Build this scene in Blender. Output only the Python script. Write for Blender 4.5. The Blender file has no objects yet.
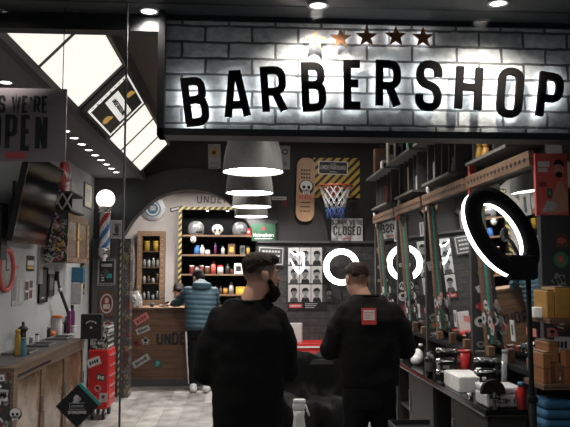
import bpy, bmesh, math, random
from mathutils import Vector, Matrix, noise
PI = math.pi
random.seed(7)
SC = bpy.context.scene
COL = SC.collection

# ------------------------------------------------------------------ camera
FPX = 700.0
EYE = Vector((0, 0, 1.62))
YAW = math.atan(45 / FPX); PITCH = math.atan(59.5 / FPX * math.cos(YAW))
cam_d = bpy.data.cameras.new('camera'); cam = bpy.data.objects.new('camera', cam_d); COL.objects.link(cam)
cam_d.sensor_width = 36; cam_d.lens = FPX / 570 * 36; cam_d.clip_start = .05; cam_d.clip_end = 100
cam.location = EYE
cam.rotation_euler = (PI / 2 + PITCH, 0, -YAW)
SC.camera = cam
CM = cam.rotation_euler.to_matrix()
# ------------------------------------------------------------------ world, exposure, lights
W = bpy.data.worlds.new('world'); SC.world = W; W.use_nodes = True
W.node_tree.nodes['Background'].inputs[0].default_value = (.75, .85, 1, 1)
W.node_tree.nodes['Background'].inputs[1].default_value = .06
SC.view_settings.view_transform = 'Standard'; SC.view_settings.look = 'None'
SC.view_settings.gamma = 1; SC.view_settings.use_curve_mapping = False
SC.view_settings.exposure = 0.15
K_PEND = 26; K_BOX = .88; K_SOFFIT = 12; K_SPOT = 14; K_RING = 7; K_HALO = 11
def area_light(name, loc, sx, sy, power, col=(1, .95, .88), rot=(0, 0, 0)):
    d = bpy.data.lights.new(name, 'AREA'); d.shape = 'RECTANGLE'; d.size = sx; d.size_y = sy; d.energy = power; d.color = col
    o = bpy.data.objects.new(name, d); o.location = loc; o.rotation_euler = rot; COL.objects.link(o); return o
def spot_light(name, loc, power, rot=(0, 0, 0), ang=95, blend=.6, col=(1, .95, .88), size=.03):
    d = bpy.data.lights.new(name, 'SPOT'); d.energy = power; d.color = col; d.spot_size = math.radians(ang); d.spot_blend = blend; d.shadow_soft_size = size
    o = bpy.data.objects.new(name, d); o.location = loc; o.rotation_euler = rot; COL.objects.link(o); return o
for x_ in (-.9, .35):
    area_light('back_room_fill_light', (x_, 10.95, 2.985), .9, .3, 34)  # fill lights added to brighten the room behind the arch
# unseen spots added to brighten the shop (their fixtures are built further down)
FILL_SPOTS = [(1.0, 4.6), (1.0, 6.6), (1.0, 8.6), (-.8, 10.9), (.3, 10.9), (-.55, 3.9), (-.55, 8.0)]
for (x, y) in FILL_SPOTS:
    spot_light('fill_spot_light', (x, y, 3.38 if y < 9.5 else 2.98), 120 if y < 9.5 else 240, ang=110)

# ------------------------------------------------------------------ pixel helpers
def ray(px, py):
    return CM @ Vector(((px - 285) / FPX, -(py - 213.5) / FPX, -1))
def onY(px, py, Y):
    d = ray(px, py); t = (Y - EYE.y) / d.y; return EYE + d * t
def onX(px, py, X):
    d = ray(px, py); t = (X - EYE.x) / d.x; return EYE + d * t
def onZ(px, py, Z):
    d = ray(px, py); t = (Z - EYE.z) / d.z; return EYE + d * t

# ------------------------------------------------------------------ materials
MATS = {}
def newmat(name):
    m = bpy.data.materials.new(name); m.use_nodes = True; MATS[name] = m
    return m, m.node_tree, m.node_tree.nodes['Principled BSDF']
def mat(name, col, rough=.5, metal=0, var=.12, scale=25, bump=0, emis=None, es=0, spec=None, trans=0, alpha=1):
    m, nt, b = newmat(name)
    b.inputs['Roughness'].default_value = rough; b.inputs['Metallic'].default_value = metal
    if spec is not None: b.inputs['Specular IOR Level'].default_value = spec
    b.inputs['Transmission Weight'].default_value = trans
    b.inputs['Alpha'].default_value = alpha
    tc = nt.nodes.new('ShaderNodeTexCoord'); n = nt.nodes.new('ShaderNodeTexNoise')
    n.inputs['Scale'].default_value = scale; n.inputs['Detail'].default_value = 4
    nt.links.new(tc.outputs['Object'], n.inputs['Vector'])
    r = nt.nodes.new('ShaderNodeMapRange'); r.inputs[1].default_value = .3; r.inputs[2].default_value = .7
    r.inputs[3].default_value = 1 - var; r.inputs[4].default_value = 1 + var
    nt.links.new(n.outputs['Fac'], r.inputs[0])
    mx = nt.nodes.new('ShaderNodeMix'); mx.data_type = 'RGBA'; mx.blend_type = 'MULTIPLY'; mx.inputs[0].default_value = 1
    mx.inputs[6].default_value = (*col, 1); nt.links.new(r.outputs[0], mx.inputs[7]); nt.links.new(mx.outputs[2], b.inputs['Base Color'])
    if bump:
        bp = nt.nodes.new('ShaderNodeBump'); bp.inputs['Strength'].default_value = bump; bp.inputs['Distance'].default_value = .01
        nt.links.new(n.outputs['Fac'], bp.inputs['Height']); nt.links.new(bp.outputs[0], b.inputs['Normal'])
    if es:
        b.inputs['Emission Color'].default_value = (*(emis or col), 1); b.inputs['Emission Strength'].default_value = es
    return m
def srgb(h):
    h = h.lstrip('#'); c = [int(h[i:i + 2], 16) / 255 for i in (0, 2, 4)]
    return tuple(((x + .055) / 1.055) ** 2.4 if x > .04045 else x / 12.92 for x in c)

mat('black', (.012, .012, .013), .5); mat('black_wall', (.036, .032, .032), .75, bump=.2, scale=60)
mat('matte_black', (.005, .005, .006), .85, spec=.15); mat('black_gloss', (.008, .008, .009), .15)
mat('dark_panel', (.03, .031, .033), .6); mat('dark_grey', (.06, .06, .062), .6); mat('grey', (.2, .2, .2), .55)
mat('ceiling_black', (.12, .10, .093), .85); mat('soffit_paint', (.13, .125, .12), .7); mat('shelf_grey', (.13, .125, .12), .55); mat('divider_grey', (.075, .072, .07), .6); mat('lamp_grey', (.17, .165, .16), .5); mat('white', (.72, .71, .69), .5)
mat('cream', (.6, .53, .42), .6); mat('wall_left_paint', (.40, .41, .42), .7, scale=6, var=.05); mat('wall_back_paint', (.40, .36, .35), .7, scale=6, var=.05)
mat('paper', (.52, .5, .5), .7, var=.05); mat('paper_grey', (.34, .33, .33), .6, var=.15); mat('open_sign', (.25, .20, .21), .6, var=.04)
mat('red', (.45, .02, .02), .35); mat('red_soft', (.5, .08, .07), .5); mat('pink', (.5, .16, .15), .6)
mat('dark_red', (.15, .02, .02), .5); mat('yellow', (.62, .40, .06), .5); mat('mustard', (.42, .24, .03), .45); mat('box_amber', (.30, .15, .025), .5); mat('orange', (.62, .16, .04), .4)
mat('amber', (.55, .27, .06), .4); mat('sign_green', (.03, .075, .045), .6, spec=.2); mat('green', (.04, .17, .08), .4); mat('bright_green', (.05, .4, .08), .4); mat('teal', (.04, .3, .27), .35)
mat('teal_bottle', (.06, .16, .2), .35); mat('blue', (.04, .15, .42), .4); mat('blue_box', (.025, .11, .19), .5); mat('purple', (.12, .025, .1), .3)
mat('gold', (.5, .33, .08), .4, metal=.3); mat('brown', (.09, .045, .025), .5); mat('skin_tone', (.42, .2, .13), .5, var=.06)
mat('chrome', (.75, .75, .76), .15, metal=1, var=.02); mat('steel', (.45, .45, .46), .35, metal=.9); mat('aluminium', (.62, .62, .64), .45, metal=.4)
mat('copper_star', (.30, .13, .06), .6, metal=.2, spec=.2); mat('bronze_letter', (.007, .0055, .005), .8, spec=.08)
mat('skate_wood', (.5, .3, .18), .45, scale=12); mat('denim', (.02, .022, .03), .8)
mat('shirt_black', (.0052, .0048, .0048), .9, bump=.25, scale=18, spec=.12); mat('shirt_black_soft', (.0065, .006, .006), .9, bump=.2, scale=14, spec=.12)
mat('trousers_black', (.006, .006, .007), .9, bump=.2, scale=20, spec=.12); mat('jacket_blue', (.036, .074, .10), .6, bump=.2, scale=30, spec=.3)
mat('cape_black', (.0035, .0033, .0033), .55, bump=.3, scale=9, spec=.05); mat('leather_black', (.006, .006, .006), .4, spec=.2)
mat('hair_dark', (.012, .009, .008), .6, scale=120, var=.5, bump=.6, spec=.15); mat('hair_brown', (.020, .0125, .009), .7, scale=120, var=.5, bump=.6, spec=.12)
mat('beard_dark', (.012, .0065, .005), .8, scale=150, var=.5, bump=.8, spec=.1)
mat('eye_white', (.6, .58, .55), .2); mat('net_white', (.7, .7, .72), .7); mat('net_blue', (.04, .08, .25), .7)
mat('rim_red', (.45, .08, .05), .4); mat('blue_stack', (.02, .1, .2), .6); mat('silver_helmet', (.22, .22, .23), .3, metal=.3)
mat('clear_plastic', (.8, .82, .85), .1, trans=.75, var=.02); mat('clear_glass', (.95, .95, .95), .03, trans=1, var=0)
mat('lamp_glow', (1, 1, 1), .5, emis=(1, .95, .9), es=K_PEND, var=0); mat('soffit_glow', (1, 1, 1), .5, emis=(1, .96, .9), es=K_SOFFIT, var=0)
mat('spot_glow', (1, 1, 1), .5, emis=(1, .96, .9), es=K_SPOT, var=0); mat('ring_glow', (1, 1, 1), .5, emis=(1, .97, .95), es=K_RING, var=0)
mat('outline_glow', (1, 1, 1), .5, emis=(.95, .97, 1), es=4, var=0); mat('halo_glow', (1, 1, 1), .5, emis=(.86, .94, 1), es=K_HALO, var=0)
mat('globe_glow', (1, 1, 1), .5, emis=(1, .98, .96), es=2.2, var=0); mat('lightbox_glow', (1, .96, .88), .5, emis=(1, .95, .86), es=K_BOX, var=.02, scale=2)
mat('backlit_white', (1, 1, 1), .5, emis=(1, .97, .9), es=.75, var=0); mat('backlit_gold', (.5, .3, .08), .5, emis=(.6, .35, .08), es=.5, var=.2, scale=60); mat('counter_panel', (.17, .11, .07), .15, var=.4, scale=5); mat('cabinet_door', (.13, .085, .055), .2, var=.4, scale=14)
mat('warm_glow', (1, .7, .3), .5, emis=(1, .55, .15), es=.9, var=0); mat('screen_black', (.004, .004, .006), .10, spec=.04)
m = mat('mirror', (.72, .76, .76), .02, metal=1, var=0)

def glass_pane():
    m, nt, b = newmat('shop_glass')
    out = nt.nodes['Material Output']; tr = nt.nodes.new('ShaderNodeBsdfTransparent'); tr.inputs[0].default_value = (.97, .98, .98, 1)
    gl = nt.nodes.new('ShaderNodeBsdfGlossy'); gl.inputs['Roughness'].default_value = .02
    lw = nt.nodes.new('ShaderNodeLayerWeight'); lw.inputs[0].default_value = .1
    mx = nt.nodes.new('ShaderNodeMixShader'); nt.links.new(lw.outputs['Fresnel'], mx.inputs[0]); nt.links.new(tr.outputs[0], mx.inputs[1]); nt.links.new(gl.outputs[0], mx.inputs[2])
    nt.links.new(mx.outputs[0], out.inputs[0])
glass_pane()

def tex_setup(nt, axis='XZ', scale=(1, 1, 1), coord='Object'):
    tc = nt.nodes.new('ShaderNodeTexCoord'); sp = nt.nodes.new('ShaderNodeSeparateXYZ'); cb = nt.nodes.new('ShaderNodeCombineXYZ')
    nt.links.new(tc.outputs[coord], sp.inputs[0])
    idx = {'X': 0, 'Y': 1, 'Z': 2}
    nt.links.new(sp.outputs[idx[axis[0]]], cb.inputs[0]); nt.links.new(sp.outputs[idx[axis[1]]], cb.inputs[1])
    mp = nt.nodes.new('ShaderNodeMapping'); mp.inputs['Scale'].default_value = scale
    nt.links.new(cb.outputs[0], mp.inputs[0]); return mp.outputs[0]
def brickmat(name, c1, c2, mortar, bw, bh, mort, axis='XZ', rough=.7, bump=.6, offset=.5, noise_scale=14, var=.4, fac_bias=0):
    m, nt, b = newmat(name); v = tex_setup(nt, axis)
    br = nt.nodes.new('ShaderNodeTexBrick'); br.inputs['Scale'].default_value = 1; br.inputs['Brick Width'].default_value = bw
    br.inputs['Row Height'].default_value = bh; br.inputs['Mortar Size'].default_value = mort; br.inputs['Mortar Smooth'].default_value = .3
    br.inputs['Color1'].default_value = (*c1, 1); br.inputs['Color2'].default_value = (*c2, 1); br.inputs['Mortar'].default_value = (*mortar, 1)
    br.inputs['Bias'].default_value = fac_bias; br.offset = offset
    n = nt.nodes.new('ShaderNodeTexNoise'); n.inputs['Scale'].default_value = noise_scale; n.inputs['Detail'].default_value = 6
    # wobble
    ad = nt.nodes.new('ShaderNodeVectorMath'); ad.operation = 'MULTIPLY_ADD'; ad.inputs[1].default_value = (mort * 1.6,) * 3
    nn = nt.nodes.new('ShaderNodeTexNoise'); nn.inputs['Scale'].default_value = 18; nt.links.new(v, nn.inputs['Vector'])
    nt.links.new(nn.outputs['Color'], ad.inputs[0]); nt.links.new(v, ad.inputs[2]); nt.links.new(ad.outputs[0], br.inputs['Vector'])
    nt.links.new(v, n.inputs['Vector'])
    r = nt.nodes.new('ShaderNodeMapRange'); r.inputs[1].default_value = .3; r.inputs[2].default_value = .7; r.inputs[3].default_value = 1 - var; r.inputs[4].default_value = 1 + var
    nt.links.new(n.outputs['Fac'], r.inputs[0])
    mx = nt.nodes.new('ShaderNodeMix'); mx.data_type = 'RGBA'; mx.blend_type = 'MULTIPLY'; mx.inputs[0].default_value = 1
    nt.links.new(br.outputs['Color'], mx.inputs[6]); nt.links.new(r.outputs[0], mx.inputs[7]); nt.links.new(mx.outputs[2], b.inputs['Base Color'])
    b.inputs['Roughness'].default_value = rough
    if bump:
        iv = nt.nodes.new('ShaderNodeMath'); iv.operation = 'MULTIPLY_ADD'; iv.inputs[1].default_value = -1; nt.links.new(br.outputs['Fac'], iv.inputs[0])
        nt.links.new(n.outputs['Fac'], iv.inputs[2])
        bp = nt.nodes.new('ShaderNodeBump'); bp.inputs['Strength'].default_value = bump; bp.inputs['Distance'].default_value = .01
        nt.links.new(iv.outputs[0], bp.inputs['Height']); nt.links.new(bp.outputs[0], b.inputs['Normal'])
brickmat('sign_brick', (.50, .485, .47), (.30, .29, .285), (.085, .082, .08), .205, .073, .0065, var=.25, fac_bias=-.1, noise_scale=26)
brickmat('floor_tile', (.35, .33, .315), (.19, .178, .17), (.15, .14, .13), .9, .22, .004, axis='YX', rough=.42, bump=.05, noise_scale=5, var=.42)
brickmat('tile_dark', (.052, .05, .05), (.035, .034, .034), (.02, .02, .02), .3, .1, .006, var=.3, bump=.3)
def woodmat(name, c1, c2, axis='XZ', plank=.09, length=2.5, grain=(2, 40, 1), rough=.55, gap=(.02, .012, .008)):
    m, nt, b = newmat(name); v = tex_setup(nt, axis)
    mp = nt.nodes.new('ShaderNodeMapping'); mp.inputs['Scale'].default_value = grain; nt.links.new(v, mp.inputs[0])
    n = nt.nodes.new('ShaderNodeTexNoise'); n.inputs['Scale'].default_value = 1.6; n.inputs['Detail'].default_value = 8; n.inputs['Distortion'].default_value = .6
    nt.links.new(mp.outputs[0], n.inputs['Vector'])
    cr = nt.nodes.new('ShaderNodeValToRGB'); cr.color_ramp.elements[0].position = .3; cr.color_ramp.elements[1].position = .7
    cr.color_ramp.elements[0].color = (*c2, 1); cr.color_ramp.elements[1].color = (*c1, 1); nt.links.new(n.outputs['Fac'], cr.inputs[0])
    br = nt.nodes.new('ShaderNodeTexBrick'); br.inputs['Scale'].default_value = 1; br.inputs['Brick Width'].default_value = length; br.inputs['Row Height'].default_value = plank
    br.inputs['Mortar Size'].default_value = .0025; br.inputs['Color1'].default_value = (1, 1, 1, 1); br.inputs['Color2'].default_value = (.72, .72, .72, 1); br.inputs['Mortar'].default_value = (.2, .2, .2, 1)
    nt.links.new(v, br.inputs['Vector'])
    mx = nt.nodes.new('ShaderNodeMix'); mx.data_type = 'RGBA'; mx.blend_type = 'MULTIPLY'; mx.inputs[0].default_value = 1
    nt.links.new(cr.outputs[0], mx.inputs[6]); nt.links.new(br.outputs['Color'], mx.inputs[7]); nt.links.new(mx.outputs[2], b.inputs['Base Color'])
    b.inputs['Roughness'].default_value = rough
woodmat('desk_wood', (.20, .105, .058), (.10, .052, .03)); woodmat('wood', (.24, .145, .085), (.13, .075, .045), plank=.5)
woodmat('wood_y', (.22, .135, .08), (.12, .07, .045), axis='YZ', plank=.6, length=9); woodmat('wood_beam', (.27, .165, .105), (.15, .09, .06), axis='YZ', plank=.6, length=9)
woodmat('counter_wood', (.165, .10, .062), (.075, .044, .028), axis='YZ', plank=.6); woodmat('wood_light', (.30, .21, .14), (.18, .12, .08), axis='YZ', plank=.6); woodmat('crate_wood', (.32, .125, .04), (.19, .07, .025), plank=.3)
woodmat('cabinet_black_wood', (.04, .037, .035), (.016, .015, .015), axis='YZ', grain=(40, 2, 1), plank=.9, length=.22)
def doormat_(name, top, bot, zc):
    pass
def stickers(name, scale, cols, axis='XZ', base=.0):
    m, nt, b = newmat(name); v = tex_setup(nt, axis)
    vo = nt.nodes.new('ShaderNodeTexVoronoi'); vo.inputs['Scale'].default_value = scale; vo.distance = 'CHEBYCHEV'
    nt.links.new(v, vo.inputs['Vector'])
    sp = nt.nodes.new('ShaderNodeSeparateColor'); nt.links.new(vo.outputs['Color'], sp.inputs[0])
    cr = nt.nodes.new('ShaderNodeValToRGB'); cr.color_ramp.interpolation = 'CONSTANT'
    els = cr.color_ramp.elements
    for i, c in enumerate(cols):
        if i < 2: e = els[i]; e.position = i / len(cols)
        else: e = els.new(i / len(cols))
        e.color = (*c, 1)
    nt.links.new(sp.outputs[0], cr.inputs[0])
    n = nt.nodes.new('ShaderNodeTexNoise'); n.inputs['Scale'].default_value = scale * 3.2; n.inputs['Detail'].default_value = 1; nt.links.new(v, n.inputs['Vector'])
    gt = nt.nodes.new('ShaderNodeMath'); gt.operation = 'GREATER_THAN'; gt.inputs[1].default_value = .52; nt.links.new(n.outputs['Fac'], gt.inputs[0])
    mx = nt.nodes.new('ShaderNodeMix'); mx.data_type = 'RGBA'; mx.inputs[7].default_value = (.02, .02, .02, 1)
    nt.links.new(gt.outputs[0], mx.inputs[0]); nt.links.new(cr.outputs[0], mx.inputs[6]); nt.links.new(mx.outputs[2], b.inputs['Base Color'])
    b.inputs['Roughness'].default_value = .4
SCOL = [(.03, .03, .03), (.4, .38, .36), (.05, .05, .05), (.25, .03, .03), (.3, .3, .3), (.02, .02, .02), (.45, .35, .1), (.1, .1, .1), (.5, .48, .45), (.05, .12, .07)]
stickers('sticker_bomb', 15, SCOL); stickers('sticker_dark', 14, [(.02, .02, .02), (.03, .03, .03), (.16, .15, .14), (.02, .02, .02), (.12, .02, .02), (.03, .035, .03), (.2, .19, .18)])
stickers('sticker_column', 16, [(.08, .03, .03), (.05, .05, .07), (.2, .16, .1), (.12, .04, .04), (.1, .1, .1), (.04, .04, .04)])
stickers('skull_box', 26, [(.5, .48, .44), (.4, .38, .35), (.03, .03, .03), (.55, .52, .48)])
stickers('camo_bomb_y', 16, SCOL, axis='YZ')
def stripes(name, c1, c2, freq, axis='XZ', ang=1.0, rough=.5):
    m, nt, b = newmat(name); v = tex_setup(nt, axis)
    sp = nt.nodes.new('ShaderNodeSeparateXYZ'); nt.links.new(v, sp.inputs[0])
    a = nt.nodes.new('ShaderNodeMath'); a.operation = 'MULTIPLY_ADD'; a.inputs[1].default_value = ang; nt.links.new(sp.outputs[0], a.inputs[0]); nt.links.new(sp.outputs[1], a.inputs[2])
    f = nt.nodes.new('ShaderNodeMath'); f.operation = 'MULTIPLY'; f.inputs[1].default_value = freq; nt.links.new(a.outputs[0], f.inputs[0])
    fr = nt.nodes.new('ShaderNodeMath'); fr.operation = 'FRACT'; nt.links.new(f.outputs[0], fr.inputs[0])
    g = nt.nodes.new('ShaderNodeMath'); g.operation = 'GREATER_THAN'; g.inputs[1].default_value = .5; nt.links.new(fr.outputs[0], g.inputs[0])
    mx = nt.nodes.new('ShaderNodeMix'); mx.data_type = 'RGBA'; mx.inputs[6].default_value = (*c1, 1); mx.inputs[7].default_value = (*c2, 1)
    nt.links.new(g.outputs[0], mx.inputs[0]); nt.links.new(mx.outputs[2], b.inputs['Base Color']); b.inputs['Roughness'].default_value = rough
stripes('hazard', (.30, .23, .07), (.012, .012, .012), 10, ang=-1)
stripes('hazard_left', (.42, .34, .12), (.012, .012, .012), 12, axis='YZ', ang=-1)
stripes('rope', (.4, .33, .2), (.06, .05, .04), 11, ang=-1.5)
stripes('plaid_metal', (.03, .03, .03), (.04, .04, .04), 30)
def attr_mat(name, skin, hair, rough=.5):
    m, nt, b = newmat(name); a = nt.nodes.new('ShaderNodeAttribute'); a.attribute_name = 'stubble'
    n = nt.nodes.new('ShaderNodeTexNoise'); n.inputs['Scale'].default_value = 40
    mx = nt.nodes.new('ShaderNodeMix'); mx.data_type = 'RGBA'; mx.inputs[6].default_value = (*skin, 1); mx.inputs[7].default_value = (*hair, 1)
    nt.links.new(a.outputs['Fac'], mx.inputs[0]); nt.links.new(mx.outputs[2], b.inputs['Base Color']); b.inputs['Roughness'].default_value = rough
    b.inputs['Subsurface Weight'].default_value = .08; b.inputs['Subsurface Radius'].default_value = (.02, .01, .005)
attr_mat('skin_faded', (.44, .235, .16), (.028, .02, .017)); attr_mat('skin_faded_second', (.40, .205, .14), (.022, .016, .014))

# ------------------------------------------------------------------ stroke font
R_ = .5
GL = {
 'A': (1, [[(0, 0), (.36, 1), (.64, 1), (1, 0)], [(.13, .27), (.87, .27)]]),
 'B': (1, [[(0, 0), (0, 1), (.95, 1, R_), (.95, .54, R_), (0, .54)], [(0, .54), (1, .54, R_), (1, 0, R_), (-.2, 0)]]),
 'C': (1, [[(1, .68), (1, 1, R_), (0, 1, R_), (0, 0, R_), (1, 0, R_), (1, .32)]]),
 'D': (1, [[(0, 0), (0, 1), (1, 1, R_), (1, 0, R_), (-.2, 0)]]),
 'E': (.85, [[(1, 1), (0, 1), (0, 0), (1, 0)], [(0, .53), (.85, .53)]]),
 'F': (.85, [[(1, 1), (0, 1), (0, 0)], [(0, .53), (.85, .53)]]),
 'G': (1, [[(1, .7), (1, 1, R_), (0, 1, R_), (0, 0, R_), (1, 0, R_), (1, .48), (.5, .48)]]),
 'H': (1, [[(0, 0), (0, 1)], [(1, 0), (1, 1)], [(0, .52), (1, .52)]]),
 'I': (0, [[(0, 0), (0, 1)]]),
 'J': (.9, [[(1, 1), (1, 0, R_), (0, 0, R_), (0, .3)]]),
 'K': (1, [[(0, 0), (0, 1)], [(1, 1), (.05, .42)], [(.3, .55), (1, 0)]]),
 'L': (.85, [[(0, 1), (0, 0), (1, 0)]]),
 'M': (1.35, [[(0, 0), (0, 1), (.5, .35), (1, 1), (1, 0)]]),
 'N': (1, [[(0, 0), (0, 1)], [(0, 1), (1, 0)], [(1, 0), (1, 1)]]),
 'O': (1, [[(0, .5), (0, 1, R_), (1, 1, R_), (1, 0, R_), (0, 0, R_), (0, .5)]]),
 'P': (1, [[(0, 0), (0, 1), (1, 1, R_), (1, .45, R_), (0, .45)]]),
 'R': (1, [[(0, 0), (0, 1), (1, 1, R_), (1, .47, R_), (0, .47)], [(.55, .47), (1, 0)]]),
 'S': (1, [[(1, .72), (1, 1, R_), (0, 1, R_), (0, .56, R_), (1, .46, R_), (1, 0, R_), (0, 0, R_), (0, .28)]]),
 'T': (1, [[(0, 1), (1, 1)], [(.5, 1), (.5, 0)]]),
 'U': (1, [[(0, 1), (0, 0, R_), (1, 0, R_), (1, 1)]]),
 'V': (1, [[(0, 1), (.5, 0), (1, 1)]]),
 'W': (1.5, [[(0, 1), (.25, 0), (.5, 1), (.75, 0), (1, 1)]]),
 'Y': (1, [[(0, 1), (.5, .45), (1, 1)], [(.5, .45), (.5, 0)]]),
 "'": (0, [[(0, .75), (0, 1)]]),
 'h': (1, [[(0, 0), (0, 1)], [(0, .6), (1, .6, R_), (1, 0)]]), 'e': (1, [[(0, .35), (1, .35), (1, .65, R_), (0, .65, R_), (0, 0, R_), (1, 0)]]),
 'i': (0, [[(0, 0), (0, .6)], [(0, .8), (0, .95)]]), 'n': (1, [[(0, 0), (0, .62)], [(0, .6), (1, .6, R_), (1, 0)]]), 'k': (.9, [[(0, 0), (0, 1)], [(1, .62), (0, .25)], [(.3, .35), (1, 0)]]),
 '2': (1, [[(0, .7), (0, 1, R_), (1, 1, R_), (1, .55, R_), (0, 0), (1, 0)]]), '3': (1, [[(0, 1), (1, 1, R_), (1, .53, R_), (.3, .53)], [(.6, .53), (1, .53, R_), (1, 0, R_), (0, 0)]]),
}
def fillet(pts, w, h):
    P = [Vector((p[0] * w, p[1] * h)) for p in pts]; out = []
    for i, p in enumerate(pts):
        if len(p) == 3 and 0 < i < len(pts) - 1 and p[2] > 0:
            a, b, c = P[i - 1], P[i], P[i + 1]
            r = min(p[2] * w, (a - b).length * .5 if i > 1 else (a - b).length, (c - b).length * .5 if i < len(pts) - 2 else (c - b).length)
            u = (a - b).normalized() * r; v = (c - b).normalized() * r
            for k in range(5):
                t = k / 4; out.append((b + u) * (1 - t) ** 2 + b * 2 * t * (1 - t) + (b + v) * t * t)
        else: out.append(P[i])
    res = [out[0]]
    for q in out[1:]:
        if (q - res[-1]).length > 1e-6: res.append(q)
    return res

class Fr:
    def __init__(s, o, x, y):
        s.o = Vector(o); s.x = Vector(x).normalized(); s.y = Vector(y).normalized(); s.n = s.x.cross(s.y).normalized()
    def __call__(s, u, v, d=0): return s.o + s.x * u + s.y * v + s.n * d
    def rot(s, a):
        c, q = math.cos(a), math.sin(a); return Fr(s.o, s.x * c + s.y * q, s.y * c - s.x * q)
    def at(s, u, v, d=0): return Fr(s(u, v, d), s.x, s.y)
def wallY(o): return Fr(o, (1, 0, 0), (0, 0, 1))     # faces the camera
def wallL(o): return Fr(o, (0, 1, 0), (0, 0, 1))     # left wall, faces +X
def wallR(o): return Fr(o, (0, -1, 0), (0, 0, 1))    # right wall, faces -X

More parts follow.
